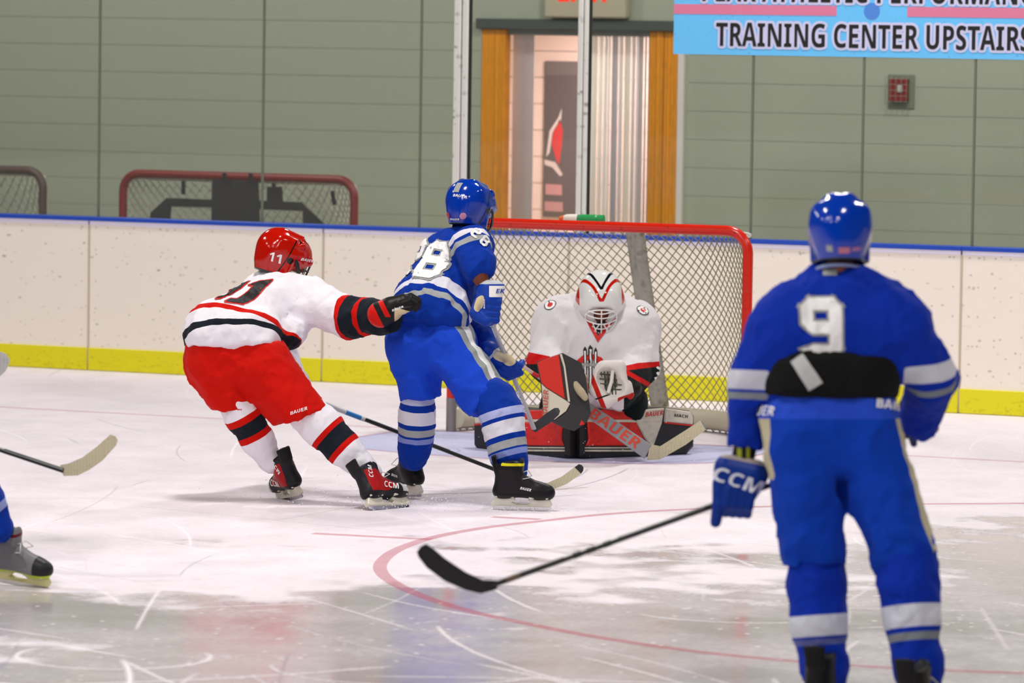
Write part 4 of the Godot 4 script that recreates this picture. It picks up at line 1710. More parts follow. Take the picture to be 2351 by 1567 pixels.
# ------------------------------------------------------------------ skates: local x towards the toe, y up, the middle of the runner at the origin
var boot_blob: Blob
func skate(parent: Node3D, at: Vector3, toe: Vector3, up: Vector3, style: Dictionary) -> Node3D:
	if boot_blob == null:
		var b := Blob.new()
		var sole := Plane(Vector3(0, -1, 0), Vector3(0, 0.066, 0))
		b.cap(Vector3(-0.1, 0.09, 0), Vector3(0.12, 0.088, 0), 0.037, 0.04, 0.02, Vector3.UP, 0.75, [sole])
		b.cap(Vector3(-0.1, 0.1, 0), Vector3(-0.085, 0.235, 0), 0.036, 0.047, 0.04, Vector3.ZERO, 1.0, [sole, Plane(Vector3(-0.15, 1, 0).normalized(), Vector3(-0.08, 0.232, 0))])
		b.cap(Vector3(-0.065, 0.12, 0), Vector3(-0.045, 0.228, 0), 0.044, 0.043, 0.04, Vector3.ZERO, 1.0, [sole, Plane(Vector3(-0.15, 1, 0).normalized(), Vector3(-0.06, 0.236, 0))])
		b.cap(Vector3(-0.03, 0.15, 0), Vector3(0.09, 0.104, 0), 0.046, 0.036, 0.04, Vector3.ZERO, 1.0, [sole])
		b.cap(Vector3(0.095, 0.098, 0), Vector3(0.132, 0.096, 0), 0.04, 0.034, 0.03, Vector3.ZERO, 1.0, [sole])
		b.cap(Vector3(-0.135, 0.215, 0), Vector3(-0.146, 0.28, 0), 0.036, 0.042, 0.02, Vector3(1, 0.2, 0), 0.3, [Plane(Vector3(-0.2, 1, 0).normalized(), Vector3(-0.14, 0.272, 0))])       # tendon guard
		b.cap(Vector3(-0.005, 0.19, 0), Vector3(0.0, 0.232, 0), 0.03, 0.034, 0.02, Vector3(1, 0, 0), 0.35)           # tongue
		b.build(0.0065)
		boot_blob = b
	var o := Node3D.new()
	o.name = "skate"
	parent.add_child(o, true)
	var x := toe.normalized()
	var y := (up - x * up.dot(x)).normalized()
	o.transform = parent_inverse(parent) * Transform3D(Basis(x, y, x.cross(y)), at)
	var rules := [
		[lin(style.get("liner", "222222")), [func(v): return v.y - 0.224, func(v): return v.x + 0.1, func(v): return 0.238 - v.y]],
		[lin(style.get("panel", style.boot)), [func(v): return 0.205 - v.y - maxf(0.0, v.x + 0.02) * 0.9, func(v): return v.y - 0.085 - maxf(0.0, v.x) * 0.3, func(v): return v.x + 0.115, func(v): return 0.075 - v.x]],
		[lin(style.get("toe_cap", style.boot)), [func(v): return v.x - 0.1]],
		[lin(style.get("guard", style.boot)), [func(v): return -0.118 - v.x, func(v): return v.y - 0.2]],
		[lin(style.get("sole", "1b1b1d")), [func(v): return 0.076 - v.y]],
	]
	local("boot", boot_blob.dyed(lin(style.boot), rules), M.leather, o)
	var hp := PackedVector2Array([Vector2(-0.142, 0.02), Vector2(-0.15, 0.03), Vector2(-0.125, 0.07), Vector2(-0.035, 0.07), Vector2(-0.03, 0.05), Vector2(-0.045, 0.04), Vector2(-0.02, 0.032), Vector2(0.03, 0.032), Vector2(0.05, 0.042), Vector2(0.035, 0.055), Vector2(0.045, 0.068), Vector2(0.14, 0.068), Vector2(0.155, 0.034), Vector2(0.148, 0.02)])
	var g := Geo.new()
	g.plate(hp, Vector3(0, 0, 0.013), Vector3.RIGHT, Vector3.UP, Vector3(0, 0, -0.026), 0.004)
	g.box(Vector3(-0.08, 0.07, 0), Vector3(0.095, 0.012, 0.06), Basis(), 0.004)
	g.box(Vector3(0.09, 0.068, 0), Vector3(0.1, 0.012, 0.07), Basis(), 0.004)
	local("blade_holder", g.mesh(), mat("holder plastic", style.get("holder", "d6d2c4"), 0.4), o)
	g = Geo.new()
	var rp := PackedVector2Array([Vector2(-0.143, 0.006), Vector2(-0.13, 0.0015), Vector2(-0.05, 0.0), Vector2(0.05, 0.0), Vector2(0.13, 0.002), Vector2(0.15, 0.011), Vector2(0.15, 0.024), Vector2(-0.143, 0.024)])
	g.plate(rp, Vector3(0, 0, 0.002), Vector3.RIGHT, Vector3.UP, Vector3(0, 0, -0.004))
	local("runner", g.mesh(), M.steel, o)
	g = Geo.new()
	for k in 6:
		var c := Vector3(0.085 - 0.019 * k, 0.136 + 0.0085 * k, 0.0)
		g.tube([c + Vector3(-0.012, -0.012, -0.03), c + Vector3(0.002, 0.006, 0.0), c + Vector3(-0.012, -0.012, 0.03)], 0.0028, 6)
		g.tube([c + Vector3(-0.012, -0.012, 0.03), c + Vector3(-0.008, 0.008, 0.0), c + Vector3(-0.028, -0.004, -0.03)], 0.0028, 6)
	for s in [-1.0, 1.0]: g.tube([Vector3(-0.01, 0.185, 0.0), Vector3(0.03, 0.2, s * 0.02), Vector3(0.045, 0.17, s * 0.05), Vector3(0.01, 0.16, s * 0.035), Vector3(-0.01, 0.185, 0.0)], 0.0025, 6)
	local("laces", g.mesh(), mat("lace", style.get("lace", "dcdcdc"), 0.8), o)
	for s in [-1.0, 1.0]:
		if style.has("text"):
			g = Geo.new()
			sewn(g, text_tris(style.text, 0.034 if style.text == "CCM" else 0.013, 0.25), boot_blob, Vector3(0.028, 0.112, s * 0.12), Vector3(s, -0.18, 0), Vector3(0.18, 1, 0), Vector3(0, 0, -s), 0.0015, 0.012)
			if g.v.size(): local("lettering", g.mesh(), M.white_print, o)
		if style.has("guard_text"):
			g = Geo.new()
			sewn(g, text_tris(style.guard_text, 0.024, 0.2), boot_blob, Vector3(-0.1, 0.19, s * 0.12), Vector3(0.25 * s, s, 0).normalized(), Vector3(-s, 0.25 * s, 0).normalized() * (1.0), Vector3(0.2, 0, -s), 0.0015, 0.012)
			if g.v.size(): local("guard_lettering", g.mesh(), M.white_print, o)
	return o

func sock(parent: Node3D, D: float, pts: Array, base: String, bands: Array, seed_: int) -> Blob:
	# bands: [colour, from, to] in metres along the straight line from knee to ankle
	var b := Blob.new()
	chain(b, D, pts, 0.05)
	b.folds(0.008, 8.0, seed_)
	b.build(0.009)
	var a: Array = pts[0]
	var z: Array = pts[-1]
	var p0 := P(a[0], a[1], D + a[2])
	var p1 := P(z[0], z[1], D + z[2])
	var rules := []
	for q in bands: rules.append([lin(q[0]), [along(p0, p1, q[1], q[2])]])
	put("sock", b.dyed(lin(base), rules), M.cloth, parent)
	return b

func on_cloth(parent: Node3D, called: String, t: PackedVector2Array, b: Blob, at: Vector3, right: Vector3, up: Vector3, into: Vector3, m: Material, lift := 0.002, fine := 0.014) -> void:
	var g := Geo.new()
	sewn(g, t, b, at, right.normalized(), up.normalized(), into, lift, fine)
	if g.v.size(): put(called, g.mesh(), m, parent)

func mid2(a: Vector3, b: Vector3) -> Vector3:
	return (a + b) * 0.5

# a box sheet printed from photo points, laid on a soft shape along the line of sight that it faces
func photo_poly(near: float, pts: Array) -> PackedVector2Array:
	var out := PackedVector2Array()
	var c := Vector2.ZERO
	for q in pts: c += Vector2(q[0], q[1])
	c /= pts.size()
	for q in pts: out.append(Vector2(q[0] - c.x, c.y - q[1]) * (near / F))
	return out

func patch(parent: Node3D, called: String, b: Blob, near: float, polys: Array, m: Material, lift := 0.002) -> void:
	for pts in polys:
		var c := Vector2.ZERO
		for q in pts: c += Vector2(q[0], q[1])
		c /= pts.size()
		on_cloth(parent, called, poly_tris([photo_poly(near, pts)]), b, P(c.x, c.y, near), RX, UY, FW, m, lift)

func players() -> void:
	red_skater()
	blue_28()
	blue_9()
	left_player()

# ------------------------------------------------------------------ the red and white skater, number 11
func red_skater() -> void:
	var D := 24.37
	var o := thing("person", "hockey player in white jersey, red pants and red helmet reaching out", "person", Vector3(0.5, 0, 4.3))
	var white := "eae7ee"
	var black := "1c1e28"
	var red := "c8100a"
	# jersey
	var j := Blob.new()
	var spine := (P(640, 685, D + 0.3) - P(530, 760, D + 0.05)).normalized()
	var hem := -plane_at(D, [422, 806, 0.0, 530, 788, -0.16, 648, 808, 0.02], spine)
	chain(j, D, [[497, 770, 0.0, 76], [572, 768, 0.0, 72]], 0.06, Vector3.ZERO, 1.0, [hem])
	chain(j, D, [[535, 758, 0.05, 78], [640, 690, 0.28, 70]], 0.08, Vector3.ZERO, 1.0, [hem])
	chain(j, D, [[608, 680, 0.34, 52], [703, 688, 0.26, 50]], 0.06)
	chain(j, D, [[590, 770, 0.16, 46], [655, 748, 0.2, 52]], 0.07, Vector3.ZERO, 1.0, [])
	chain(j, D, [[640, 776, 0.12, 26], [660, 765, 0.12, 30]], 0.05)
	var wrist_r := P(897, 726, D - 0.08)
	var elbow_r := P(800, 729, D + 0.08)
	var cuff := Plane((wrist_r - elbow_r).normalized(), wrist_r)
	chain(j, D, [[708, 690, 0.25, 49], [800, 729, 0.08, 44]], 0.05)
	chain(j, D, [[800, 729, 0.08, 44], [897, 726, -0.08, 37]], 0.03, Vector3.ZERO, 1.0, [cuff])
	chain(j, D, [[605, 690, 0.36, 48], [630, 800, 0.6, 42], [680, 895, 0.5, 34]], 0.05)
	j.folds(0.014, 5.5, 3, Vector3(1.0, 0.7, 1.0))
	j.build(0.0095)
	var ad := (wrist_r - elbow_r).normalized()
	var arm := close_to(elbow_r, wrist_r + ad * 0.05, 0.13)
	var px := D / F
	var lower := func(v): return 0.33 - absf((v - P(530, 765, D)).dot(RX))
	var rt := plane_at(D, [452, 717, 0.08, 533, 704, -0.08, 640, 766, 0.1], spine)
	var rb := plane_at(D, [442, 735, 0.06, 533, 719, -0.09, 642, 785, 0.08], spine)
	var bt := plane_at(D, [418, 768, 0.02, 530, 736, -0.13, 636, 772, 0.05], spine)
	var bb := plane_at(D, [416, 796, 0.02, 525, 751, -0.14, 632, 786, 0.02], spine)
	var torso_only := func(v): return 0.0 - (v - P(712, 740, D)).dot((RX * 0.8 + UY * -0.2).normalized()) 
	var jm := j.dyed(lin(white), [
		[lin(red), [below(rt), above(rb), torso_only]],
		[lin(black), [below(bt), above(bb), torso_only]],
		[lin(black), [along(elbow_r, wrist_r, 7 * px, 0.6), arm]],
		[lin(red), [along(elbow_r, wrist_r, -6 * px, 7 * px), arm]],
		[lin(red), [along(elbow_r, wrist_r, 43 * px, 56 * px), arm]],
	])
	var jo := put("jersey", jm, M.cloth, o)
	# number 11: leaning figures with small feet
	for fig in [[[622, 640], [602, 663], [582, 688], [561, 699], [520, 696], [531, 690], [546, 690], [559, 682], [582, 655], [570, 654], [596, 645]], [[571, 645], [554, 663], [531, 682], [513, 691], [499, 693], [505, 689], [518, 679], [533, 664], [524, 666], [546, 653]]]:
		var c := Vector2.ZERO
		for q in fig: c += Vector2(q[0], q[1])
		c /= fig.size()
		var shape := [photo_poly(D, fig)]
		for layer in [["number_edge", grown(shape, 0.006), M.red_print, 0.0022], ["number", shape, M.black_print, 0.0048]]:
			var g := Geo.new()
			sewn(g, poly_tris(layer[1]), j, hit(j, c.x, c.y, D), RX + FW * 0.05, UY * 1.28 + FW * 0.4, (FW * 0.95 - UY * 0.25).normalized(), layer[3], 0.014)
			put(layer[0], g.mesh(), layer[2], o)
	# pants
	var p := Blob.new()
	var hip_l := P(495, 835, D)
	var knee_l := P(543, 925, D - 0.02)
	var hip_r := P(597, 842, D)
	var knee_r := P(696, 948, D - 0.06)
	var tucked := plane_at(D, [422, 790, 0.0, 530, 772, -0.16, 648, 792, 0.02], spine)
	chain(p, D, [[500, 805, 0.02, 64], [575, 805, 0.02, 64]], 0.05, Vector3.ZERO, 1.0, [tucked])
	chain(p, D, [[492, 830, 0.0, 61], [590, 832, 0.0, 66]], 0.06, Vector3.ZERO, 1.0, [tucked])
	chain(p, D, [[494, 845, 0.0, 60], [541, 945, -0.02, 38]], 0.05, Vector3.ZERO, 1.0, [Plane((-UY * 0.95 - RX * 0.12).normalized(), P(538, 942, D - 0.02))])
	chain(p, D, [[604, 848, 0.0, 68], [700, 965, -0.06, 57]], 0.05, Vector3.ZERO, 1.0, [Plane((RX * 0.33 - UY * 0.94 + FW * 0.1).normalized(), P(694, 954, D - 0.1))])
	p.folds(0.017, 4.5, 8)
	p.build(0.011)
	var po := put("pants", p.dyed(lin(red)), M.cloth, o)
	on_cloth(o, "pants_lettering", text_tris("BAUER", 0.016, 0.25, null, 1.3), p, P(690, 941, D), (RX + UY * 0.32), (UY - RX * 0.32), FW, M.white_print, 0.002, 0.01)
	# legs
	var s1 := sock(o, D, [[545, 925, 0.0, 42], [560, 955, 0.0, 38], [590, 1005, 0.05, 34], [622, 1058, 0.1, 27]], white, [], 4)
	var k0 := P(545, 925, D)
	_sock_bands(o, [[red, 0.055, 0.09], [black, 0.09, 0.165], [red, 0.165, 0.198]], s1, k0, P(622, 1060, D + 0.08), white)
	var s2 := sock(o, D, [[708, 948, -0.05, 46], [740, 980, -0.06, 42], [790, 1030, -0.08, 36], [848, 1085, -0.1, 27]], white, [], 5)
	_sock_bands(o, [[red, 0.13, 0.157], [black, 0.157, 0.24], [red, 0.24, 0.27]], s2, P(708, 948, D - 0.05), P(848, 1085, D - 0.1), white)
	var st := {"boot": "26262a", "panel": "a51410", "toe_cap": "c9c9c9", "guard": "1d1d21", "liner": "1c1c20", "text": "CCM", "guard_text": "CCM", "holder": "d6d2c0"}
	var b1 := on_ice(668, 1146)
	skate(o, b1 + RX * 0.012 - FW * 0.06, -RX * 0.4 + FW * 0.88 - UY * 0.1, P(628, 1040, D + 0.08) - P(676, 1146, D + 0.08), st)
	var b2 := on_ice(894, 1168)
	skate(o, b2, RX * 0.62 + FW * 0.7, P(842, 1070, D - 0.1) - P(894, 1168, D - 0.15), st)
	# reaching glove: cuff, back of the hand, four fingers, thumb
	var gl := Blob.new()
	var GD := D - 0.17
	chain(gl, GD, [[874, 721, 0.02, 31], [896, 712, 0.0, 27]], 0.02)
	chain(gl, GD, [[898, 706, 0.0, 23], [926, 694, 0.0, 20]], 0.03)
	for q in [[0.05, -3.0, 0.0], [0.02, -1.0, 3.0], [-0.015, 3.0, 2.0], [-0.045, 8.0, -4.0]]:
		chain(gl, GD, [[922, 690 + q[1], q[0], 8.5], [943 + q[2] * 0.5, 683 + q[1], q[0], 8.0]], 0.006)
		chain(gl, GD, [[943 + q[2] * 0.5, 683 + q[1], q[0], 8.2], [957 + q[2], 690 + q[1], q[0] + 0.01, 7.5]], 0.004)
		chain(gl, GD, [[957 + q[2], 690 + q[1], q[0] + 0.01, 7.6], [957 + q[2], 702 + q[1], q[0] + 0.02, 6.5]], 0.004)
	chain(gl, GD, [[905, 718, -0.03, 10], [926, 712, -0.05, 8.5], [945, 706, -0.045, 7]], 0.008)
	gl.build(0.0055)
	var cuff_a := P(868, 724, GD)
	var cuff_b := P(900, 708, GD)
	put("glove", gl.dyed(lin("17181c"), [
		[lin(red), [along(cuff_a, cuff_b, 0.03, 0.055), func(v): return (v - P(885, 700, GD)).dot(UY) + 0.06]],
		[lin(red), [along(cuff_a, cuff_b, -0.2, 0.002)]],
		[lin("c9b896"), [func(v): return -(v - P(925, 708, GD)).dot(UY) - 0.005 - 0.25 * (v - P(925, 708, GD)).dot(RX), func(v): return (v - P(906, 715, GD)).dot(RX)]],
	]), M.leather, o)
	on_cloth(o, "glove_lettering", text_tris("BAUER", 0.011, 0.25, null, 1.3), gl, P(914, 708, GD), (RX + UY * 0.35), (UY - RX * 0.35), FW, M.white_print, 0.0015, 0.01)
	# the other glove, in front of the body round the stick
	var g2 := Blob.new()
	chain(g2, D + 0.5, [[672, 880, 0.0, 27], [690, 905, 0.0, 24]], 0.02)
	for k in 4: chain(g2, D + 0.5, [[682 + k * 9, 895 + k * 4, 0.04, 8], [690 + k * 9, 914 + k * 4, 0.03, 8], [686 + k * 9, 920 + k * 4, -0.02, 7.5]], 0.006)
	chain(g2, D + 0.5, [[680, 900, -0.02, 9], [700, 915, -0.05, 8]], 0.008)
	g2.build(0.008)
	put("glove", g2.dyed(lin("17181c")), M.leather, o)
	# head
	var face := axes(RX * 0.9 + FW * 0.42 - UY * 0.3, UY + RX * 0.2, P(650, 596, D + 0.3))
	body(o, {"pelvis": P(540, 815, D + 0.02), "chest": P(635, 700, D + 0.28), "neck": P(650, 650, D + 0.32), "shl": P(610, 690, D + 0.36), "shr": P(705, 690, D + 0.26), "ell": P(630, 800, D + 0.6), "elr": elbow_r, "wrl": P(680, 890, D + 0.5), "wrr": P(880, 720, D - 0.08), "hipl": hip_l, "hipr": hip_r, "knl": P(545, 925, D), "knr": P(705, 950, D - 0.05), "anl": P(622, 1055, D + 0.08), "anr": P(846, 1082, D - 0.1)}, face)
	var hm := helmet(o, face, "b50f06")
	helmet_print(hm, "number_sticker", text_tris("11", 0.046), Vector3(-0.13, -0.01, -0.11), Vector3(0.65, 0, -0.75) * -1.0, Vector3.UP, M.white_print)
	helmet_print(hm, "brand_sticker", text_tris("BAUER", 0.014, 0.25, null, 1.3), Vector3(-0.12, 0.045, 0.13), Vector3(0.75, 0, 0.65), Vector3.UP, M.white_print)
	var shield := [[Vector2(-0.022, 0.022), Vector2(0.02, 0.022), Vector2(0.022, -0.01), Vector2(0, -0.028), Vector2(-0.024, -0.018)]]
	helmet_print(hm, "emblem_edge", poly_tris(grown(shield, 0.004)), Vector3(-0.03, 0.16, 0.1), Vector3(0.9, 0, -0.1), Vector3(0, 0.6, -0.7), M.white_print)
	helmet_print(hm, "emblem", poly_tris(shield), Vector3(-0.03, 0.162, 0.101), Vector3(0.9, 0, -0.1), Vector3(0, 0.6, -0.7), M.black_print)

func _sock_bands(o: Node3D, bands: Array, b: Blob, p0: Vector3, p1: Vector3, base: String) -> void:
	var rules := []
	for q in bands: rules.append([lin(q[0]), [along(p0, p1, q[1], q[2])]])
	var all := o.find_children("sock*", "MeshInstance3D", false, false)
	(all[-1] as MeshInstance3D).mesh = b.dyed(lin(base), rules)

# ------------------------------------------------------------------ the blue player seen half from behind, number 28
func blue_28() -> void:
	var D := 24.5
	var o := thing("person", "hockey player number 28 in blue jersey with bare forearm beside the goal", "person", Vector3(1.0, 0, 3.95))
	var blue := "06349a"
	var light := "1c46c8"
	var white := "dcdbe6"
	var grey := "a3a7a8"
	var j := Blob.new()
	var spine := (P(1045, 590, D + 0.2) - P(985, 715, D)).normalized()
	var hem := Plane((-spine - UY * 0.4).normalized(), P(985, 731, D - 0.15))
	chain(j, D, [[972, 716, 0.0, 70], [1016, 714, -0.02, 68]], 0.05, Vector3.ZERO, 1.0, [hem])
	chain(j, D, [[985, 700, 0.02, 78], [1040, 608, 0.16, 74]], 0.07, Vector3.ZERO, 1.0, [hem])
	chain(j, D, [[1020, 592, 0.2, 50], [1088, 566, 0.06, 44]], 0.06)
	chain(j, D, [[1050, 570, 0.14, 42], [1083, 538, 0.14, 30]], 0.05)
	var sh := P(1078, 566, D - 0.02)
	var el := P(1101, 642, D - 0.12)
	chain(j, D, [[1082, 566, -0.02, 45], [1096, 605, -0.08, 36]], 0.04)
	chain(j, D, [[1096, 605, -0.08, 36], [1102, 650, -0.13, 28]], 0.03, Vector3.ZERO, 1.0, [Plane((el - sh).normalized(), P(1099, 634, D - 0.12))])
	chain(j, D, [[1040, 610, 0.35, 42], [1070, 720, 0.35, 36], [1122, 802, 0.1, 27]], 0.04)
	j.folds(0.014, 6.0, 12, Vector3(1.0, 0.75, 1.0))
	j.build(0.0095)
	var wt := plane3(j, D, [925, 648, 985, 631, 1072, 668], spine)
	var wb := plane3(j, D, [915, 668, 985, 648, 1062, 689], spine)
	var gt := plane3(j, D, [930, 671, 985, 662, 1058, 697], spine)
	var gb := plane3(j, D, [925, 685, 985, 676, 1050, 710], spine)
	var arm := close_to(sh, el, 0.115)
	var torso := func(v): return 0.16 - (v - P(1000, 690, D)).dot((RX * 0.95 + UY * 0.3)) 
	put("jersey", j.dyed(lin(blue), [
		[lin(white), [below(wt), above(wb), torso]],
		[lin(grey), [below(gt), above(gb), torso]],
		[lin(white), [along(sh, el, -0.055, -0.018), arm]],
		[lin(grey), [along(sh, el, 0.0, 0.028), arm]],
	]), M.cloth, o)
	# back number: the 8 shows, the 2 turns away round the body
	var into := (FW * 0.75 + RX * 0.66).normalized()
	var right := (RX * 0.75 - FW * 0.66 + UY * -0.12)
	var up := (spine * 0.8 + UY * 0.4)
	var n8 := figures("8", 0.205)
	var at := P(983, 596, D - 0.05)
	on_cloth(o, "number_edge", poly_tris(grown(n8, 0.009)), j, at, right, up, into, M.grey_print, 0.0022)
	on_cloth(o, "number", poly_tris(n8), j, at, right, up, into, M.white_print, 0.0048)
	var n2 := figures("2", 0.205)
	at -= right.normalized() * 0.165
	on_cloth(o, "number_edge", poly_tris(grown(n2, 0.009)), j, at, right, up, into, M.grey_print, 0.0022)
	on_cloth(o, "number", poly_tris(n2), j, at, right, up, into, M.white_print, 0.0048)
	for q in [["2", 1094, 533], ["8", 1114, 552]]:
		on_cloth(o, "sleeve_number", poly_tris(figures(q[0], 0.062)), j, P(q[1], q[2], D - 0.1), RX * 0.8 - UY * 0.6, UY * 0.8 + RX * 0.6, FW - RX * 0.15 - UY * 0.25, M.white_print, 0.003, 0.01)
	# pants
	var p := Blob.new()
	chain(p, D, [[955, 765, 0.02, 62], [1018, 765, 0.0, 60]], 0.05)
	chain(p, D, [[950, 795, 0.02, 57], [1025, 795, -0.02, 60]], 0.05)
	chain(p, D, [[951, 805, 0.03, 57], [968, 925, 0.05, 47]], 0.04, Vector3.ZERO, 1.0, [Plane((-UY + RX * 0.12).normalized(), P(965, 915, D + 0.05))])
	var h_r := P(1030, 800, D - 0.04)
	var k_r := P(1122, 925, D - 0.14)
	chain(p, D, [[1034, 803, -0.04, 60], [1130, 940, -0.14, 51]], 0.04, Vector3.ZERO, 1.0, [Plane((k_r - h_r).normalized(), k_r)])
	p.folds(0.016, 4.2, 15)
	p.build(0.011)
	var out := RX * 0.86 - FW * 0.52
	put("pants", p.dyed(lin(light), [[lin("8f9694"), [side_of(h_r, k_r, out, 0.90), func(v): return (v - h_r).dot(RX) + 0.02]], [lin("e8e8ea"), [side_of(h_r, k_r, out, 0.986), func(v): return (v - h_r).dot(RX) + 0.02]]]), M.cloth, o)
	# legs
	var cl := P(955, 910, D + 0.08)
	var ca := P(949, 1058, D + 0.16)
	var s1 := sock(o, D, [[958, 905, 0.06, 36], [958, 950, 0.1, 37], [957, 990, 0.13, 35], [951, 1030, 0.15, 31], [948, 1052, 0.16, 28]], blue, [], 6)
	_sock_bands(o, [["b9bed8", -0.02, 0.025], [white, 0.062, 0.132], [grey, 0.157, 0.194], ["8390d0", 0.206, 0.232]], s1, cl, ca, blue)
	var s2 := sock(o, D, [[1135, 918, -0.15, 50], [1152, 955, -0.18, 46], [1160, 1000, -0.19, 41], [1168, 1045, -0.2, 37], [1180, 1083, -0.2, 30]], blue, [], 7)
	_sock_bands(o, [["aab2de", 0.065, 0.105], [white, 0.125, 0.195], [grey, 0.223, 0.262], ["8390d0", 0.272, 0.302]], s2, P(1135, 918, D - 0.15), P(1180, 1083, D - 0.2), blue)
	var st := {"boot": "1b1a1c", "panel": "232023", "toe_cap": "1c1c1e", "guard": "141416", "liner": "d8d020", "sole": "2a2a2a", "holder": "dcd8ca", "lace": "c9c9c9", "text": "BAUER"}
	skate(o, on_ice(934, 1139), -RX * 0.55 + FW * 0.83, P(948, 1050, D + 0.16) - P(932, 1139, D + 0.25), st)
	var sk := skate(o, on_ice(1196, 1171), RX * 0.985 - FW * 0.12 - UY * 0.03, Vector3.UP - RX * 0.05, st)
	# upper glove, closed round the top of the stick
	var GD := D - 0.13
	var gl := Blob.new()
	chain(gl, GD, [[1120, 672, 0.02, 30], [1123, 684, 0.0, 29]], 0.015)
	chain(gl, GD, [[1118, 664, 0.0, 20], [1142, 662, 0.0, 18]], 0.02)
	chain(gl, GD, [[1124, 690, 0.0, 26], [1120, 722, 0.0, 27]], 0.02)
	for k in 4:
		var y := 692.0 + 13.5 * k
		chain(gl, GD, [[1122, y, -0.05, 8.0], [1144 - 1.5 * k, y + 2, -0.035, 8.0]], 0.005)
		chain(gl, GD, [[1144 - 1.5 * k, y + 2, -0.035, 8.2], [1143 - 2 * k, y + 4, 0.04, 8.0]], 0.005)
	chain(gl, GD, [[1092, 724, -0.04, 12], [1115, 738, -0.05, 12]], 0.012)
	chain(gl, GD, [[1100, 690, -0.03, 11], [1087, 718, -0.045, 9.5]], 0.012)
	gl.build(0.0055)
	put("glove", gl.dyed(lin("0d3a9c"), [
		[lin("e6e4df"), [func(v): return 13.0 * GD / F - absf((v - P(1138, 669, GD)).dot(UY)), func(v): return (v - P(1123, 669, GD)).dot(RX)]],
		[lin("c9bb96"), [close_to(P(1100, 684, GD - 0.07), P(1099, 704, GD - 0.07), 0.027)]],
		[lin("b9bcc0"), [func(v): return (v - P(1116, 652, GD)).dot(UY)]],
	]), M.leather, o)
	on_cloth(o, "glove_lettering", text_tris("EK", 0.022, 0.25, null, 1.2), gl, P(1149, 668, GD), RX, UY, FW, M.blue_print, 0.0015, 0.008)
	on_cloth(o, "glove_mark", text_tris("BAUER", 0.008, 0.2, null, 1.4), gl, P(1112, 697, GD), UY, -RX, FW, M.white_print, 0.0015, 0.008)
	# lower glove on the shaft
	var g2 := Blob.new()
	var G2 := D + 0.08
	chain(g2, G2, [[1122, 808, 0.0, 27], [1138, 826, 0.0, 26]], 0.015)
	chain(g2, G2, [[1140, 828, 0.0, 24], [1166, 850, 0.0, 21]], 0.02)
	for k in 4:
		var xx := 1150.0 + 9.0 * k
		var yy := 868.0 - 8.0 * k
		chain(g2, G2, [[xx - 4, yy - 14, -0.05, 8.5], [xx + 16, yy - 4, -0.035, 8.5]], 0.005)
		chain(g2, G2, [[xx + 16, yy - 4, -0.035, 8.5], [xx + 22, yy - 12, 0.02, 8.0]], 0.005)
	chain(g2, G2, [[1168, 866, -0.03, 8], [1196, 856, -0.03, 7]], 0.006)
	chain(g2, G2, [[1140, 810, -0.04, 10], [1166, 822, -0.05, 9], [1182, 836, -0.05, 8]], 0.008)
	g2.build(0.0055)
	put("glove", g2.dyed(lin("0d3a9c"), [
		[lin("d0c19a"), [close_to(P(1146, 812, G2 - 0.07), P(1170, 824, G2 - 0.07), 0.035)]],
		[lin("aeb2b8"), [func(v): return 3.0 * G2 / F - absf((v - P(1130, 816, G2)).dot((RX + -UY).normalized()))]],
	]), M.leather, o)
	# head
	var face := axes(FW * 0.82 + RX * 0.55 - UY * 0.12, UY + RX * 0.06, P(1082, 483, D + 0.16))
	body(o, {"pelvis": P(988, 775, D), "chest": P(1035, 610, D + 0.14), "neck": P(1074, 545, D + 0.15), "shl": P(1035, 605, D + 0.33), "shr": P(1080, 568, D), "ell": P(1070, 715, D + 0.35), "elr": P(1100, 630, D - 0.11), "wrl": P(1122, 803, D + 0.1), "wrr": P(1116, 672, D - 0.12), "hipl": P(955, 800, D + 0.03), "hipr": P(1030, 800, D - 0.03), "knl": P(958, 910, D + 0.06), "knr": P(1135, 922, D - 0.15), "anl": P(950, 1050, D + 0.16), "anr": P(1180, 1083, D - 0.2)}, face, "a8724e", 0.014)
	var hm := helmet(o, face, "0a33a2")
	helmet_print(hm, "grey_sticker", poly_tris([[Vector2(-0.017, -0.03), Vector2(0.017, -0.03), Vector2(0.017, 0.03), Vector2(-0.017, 0.03)]]), Vector3(0.0, 0.12, -0.17), Vector3(-1, 0, 0), Vector3(0, 0.8, 0.6), M.grey_print)
	for q in [[0.05, "a3323a"], [-0.05, "c98aa8"]]:
		var ring := PackedVector2Array()
		for k in 16: ring.append(Vector2(cos(TAU * k / 16.0), sin(TAU * k / 16.0)) * 0.018)
		helmet_print(hm, "round_sticker", poly_tris([ring]), Vector3(q[0] * 1.1, -0.055, -0.16), Vector3(-1, 0, 0), Vector3.UP, mat("round sticker", q[1], 0.5))
	helmet_print(hm, "brand_sticker", text_tris("BAUER", 0.01, 0.2, null, 1.3), Vector3(0.0, -0.075, -0.16), Vector3(-1, 0, 0), Vector3.UP, M.white_print)
	helmet_print(hm, "brand_sticker", text_tris("BAUER", 0.014, 0.2, null, 1.3), Vector3(-0.03, 0.06, -0.17), Vector3(-1, 0, 0), Vector3.UP, M.white_print)

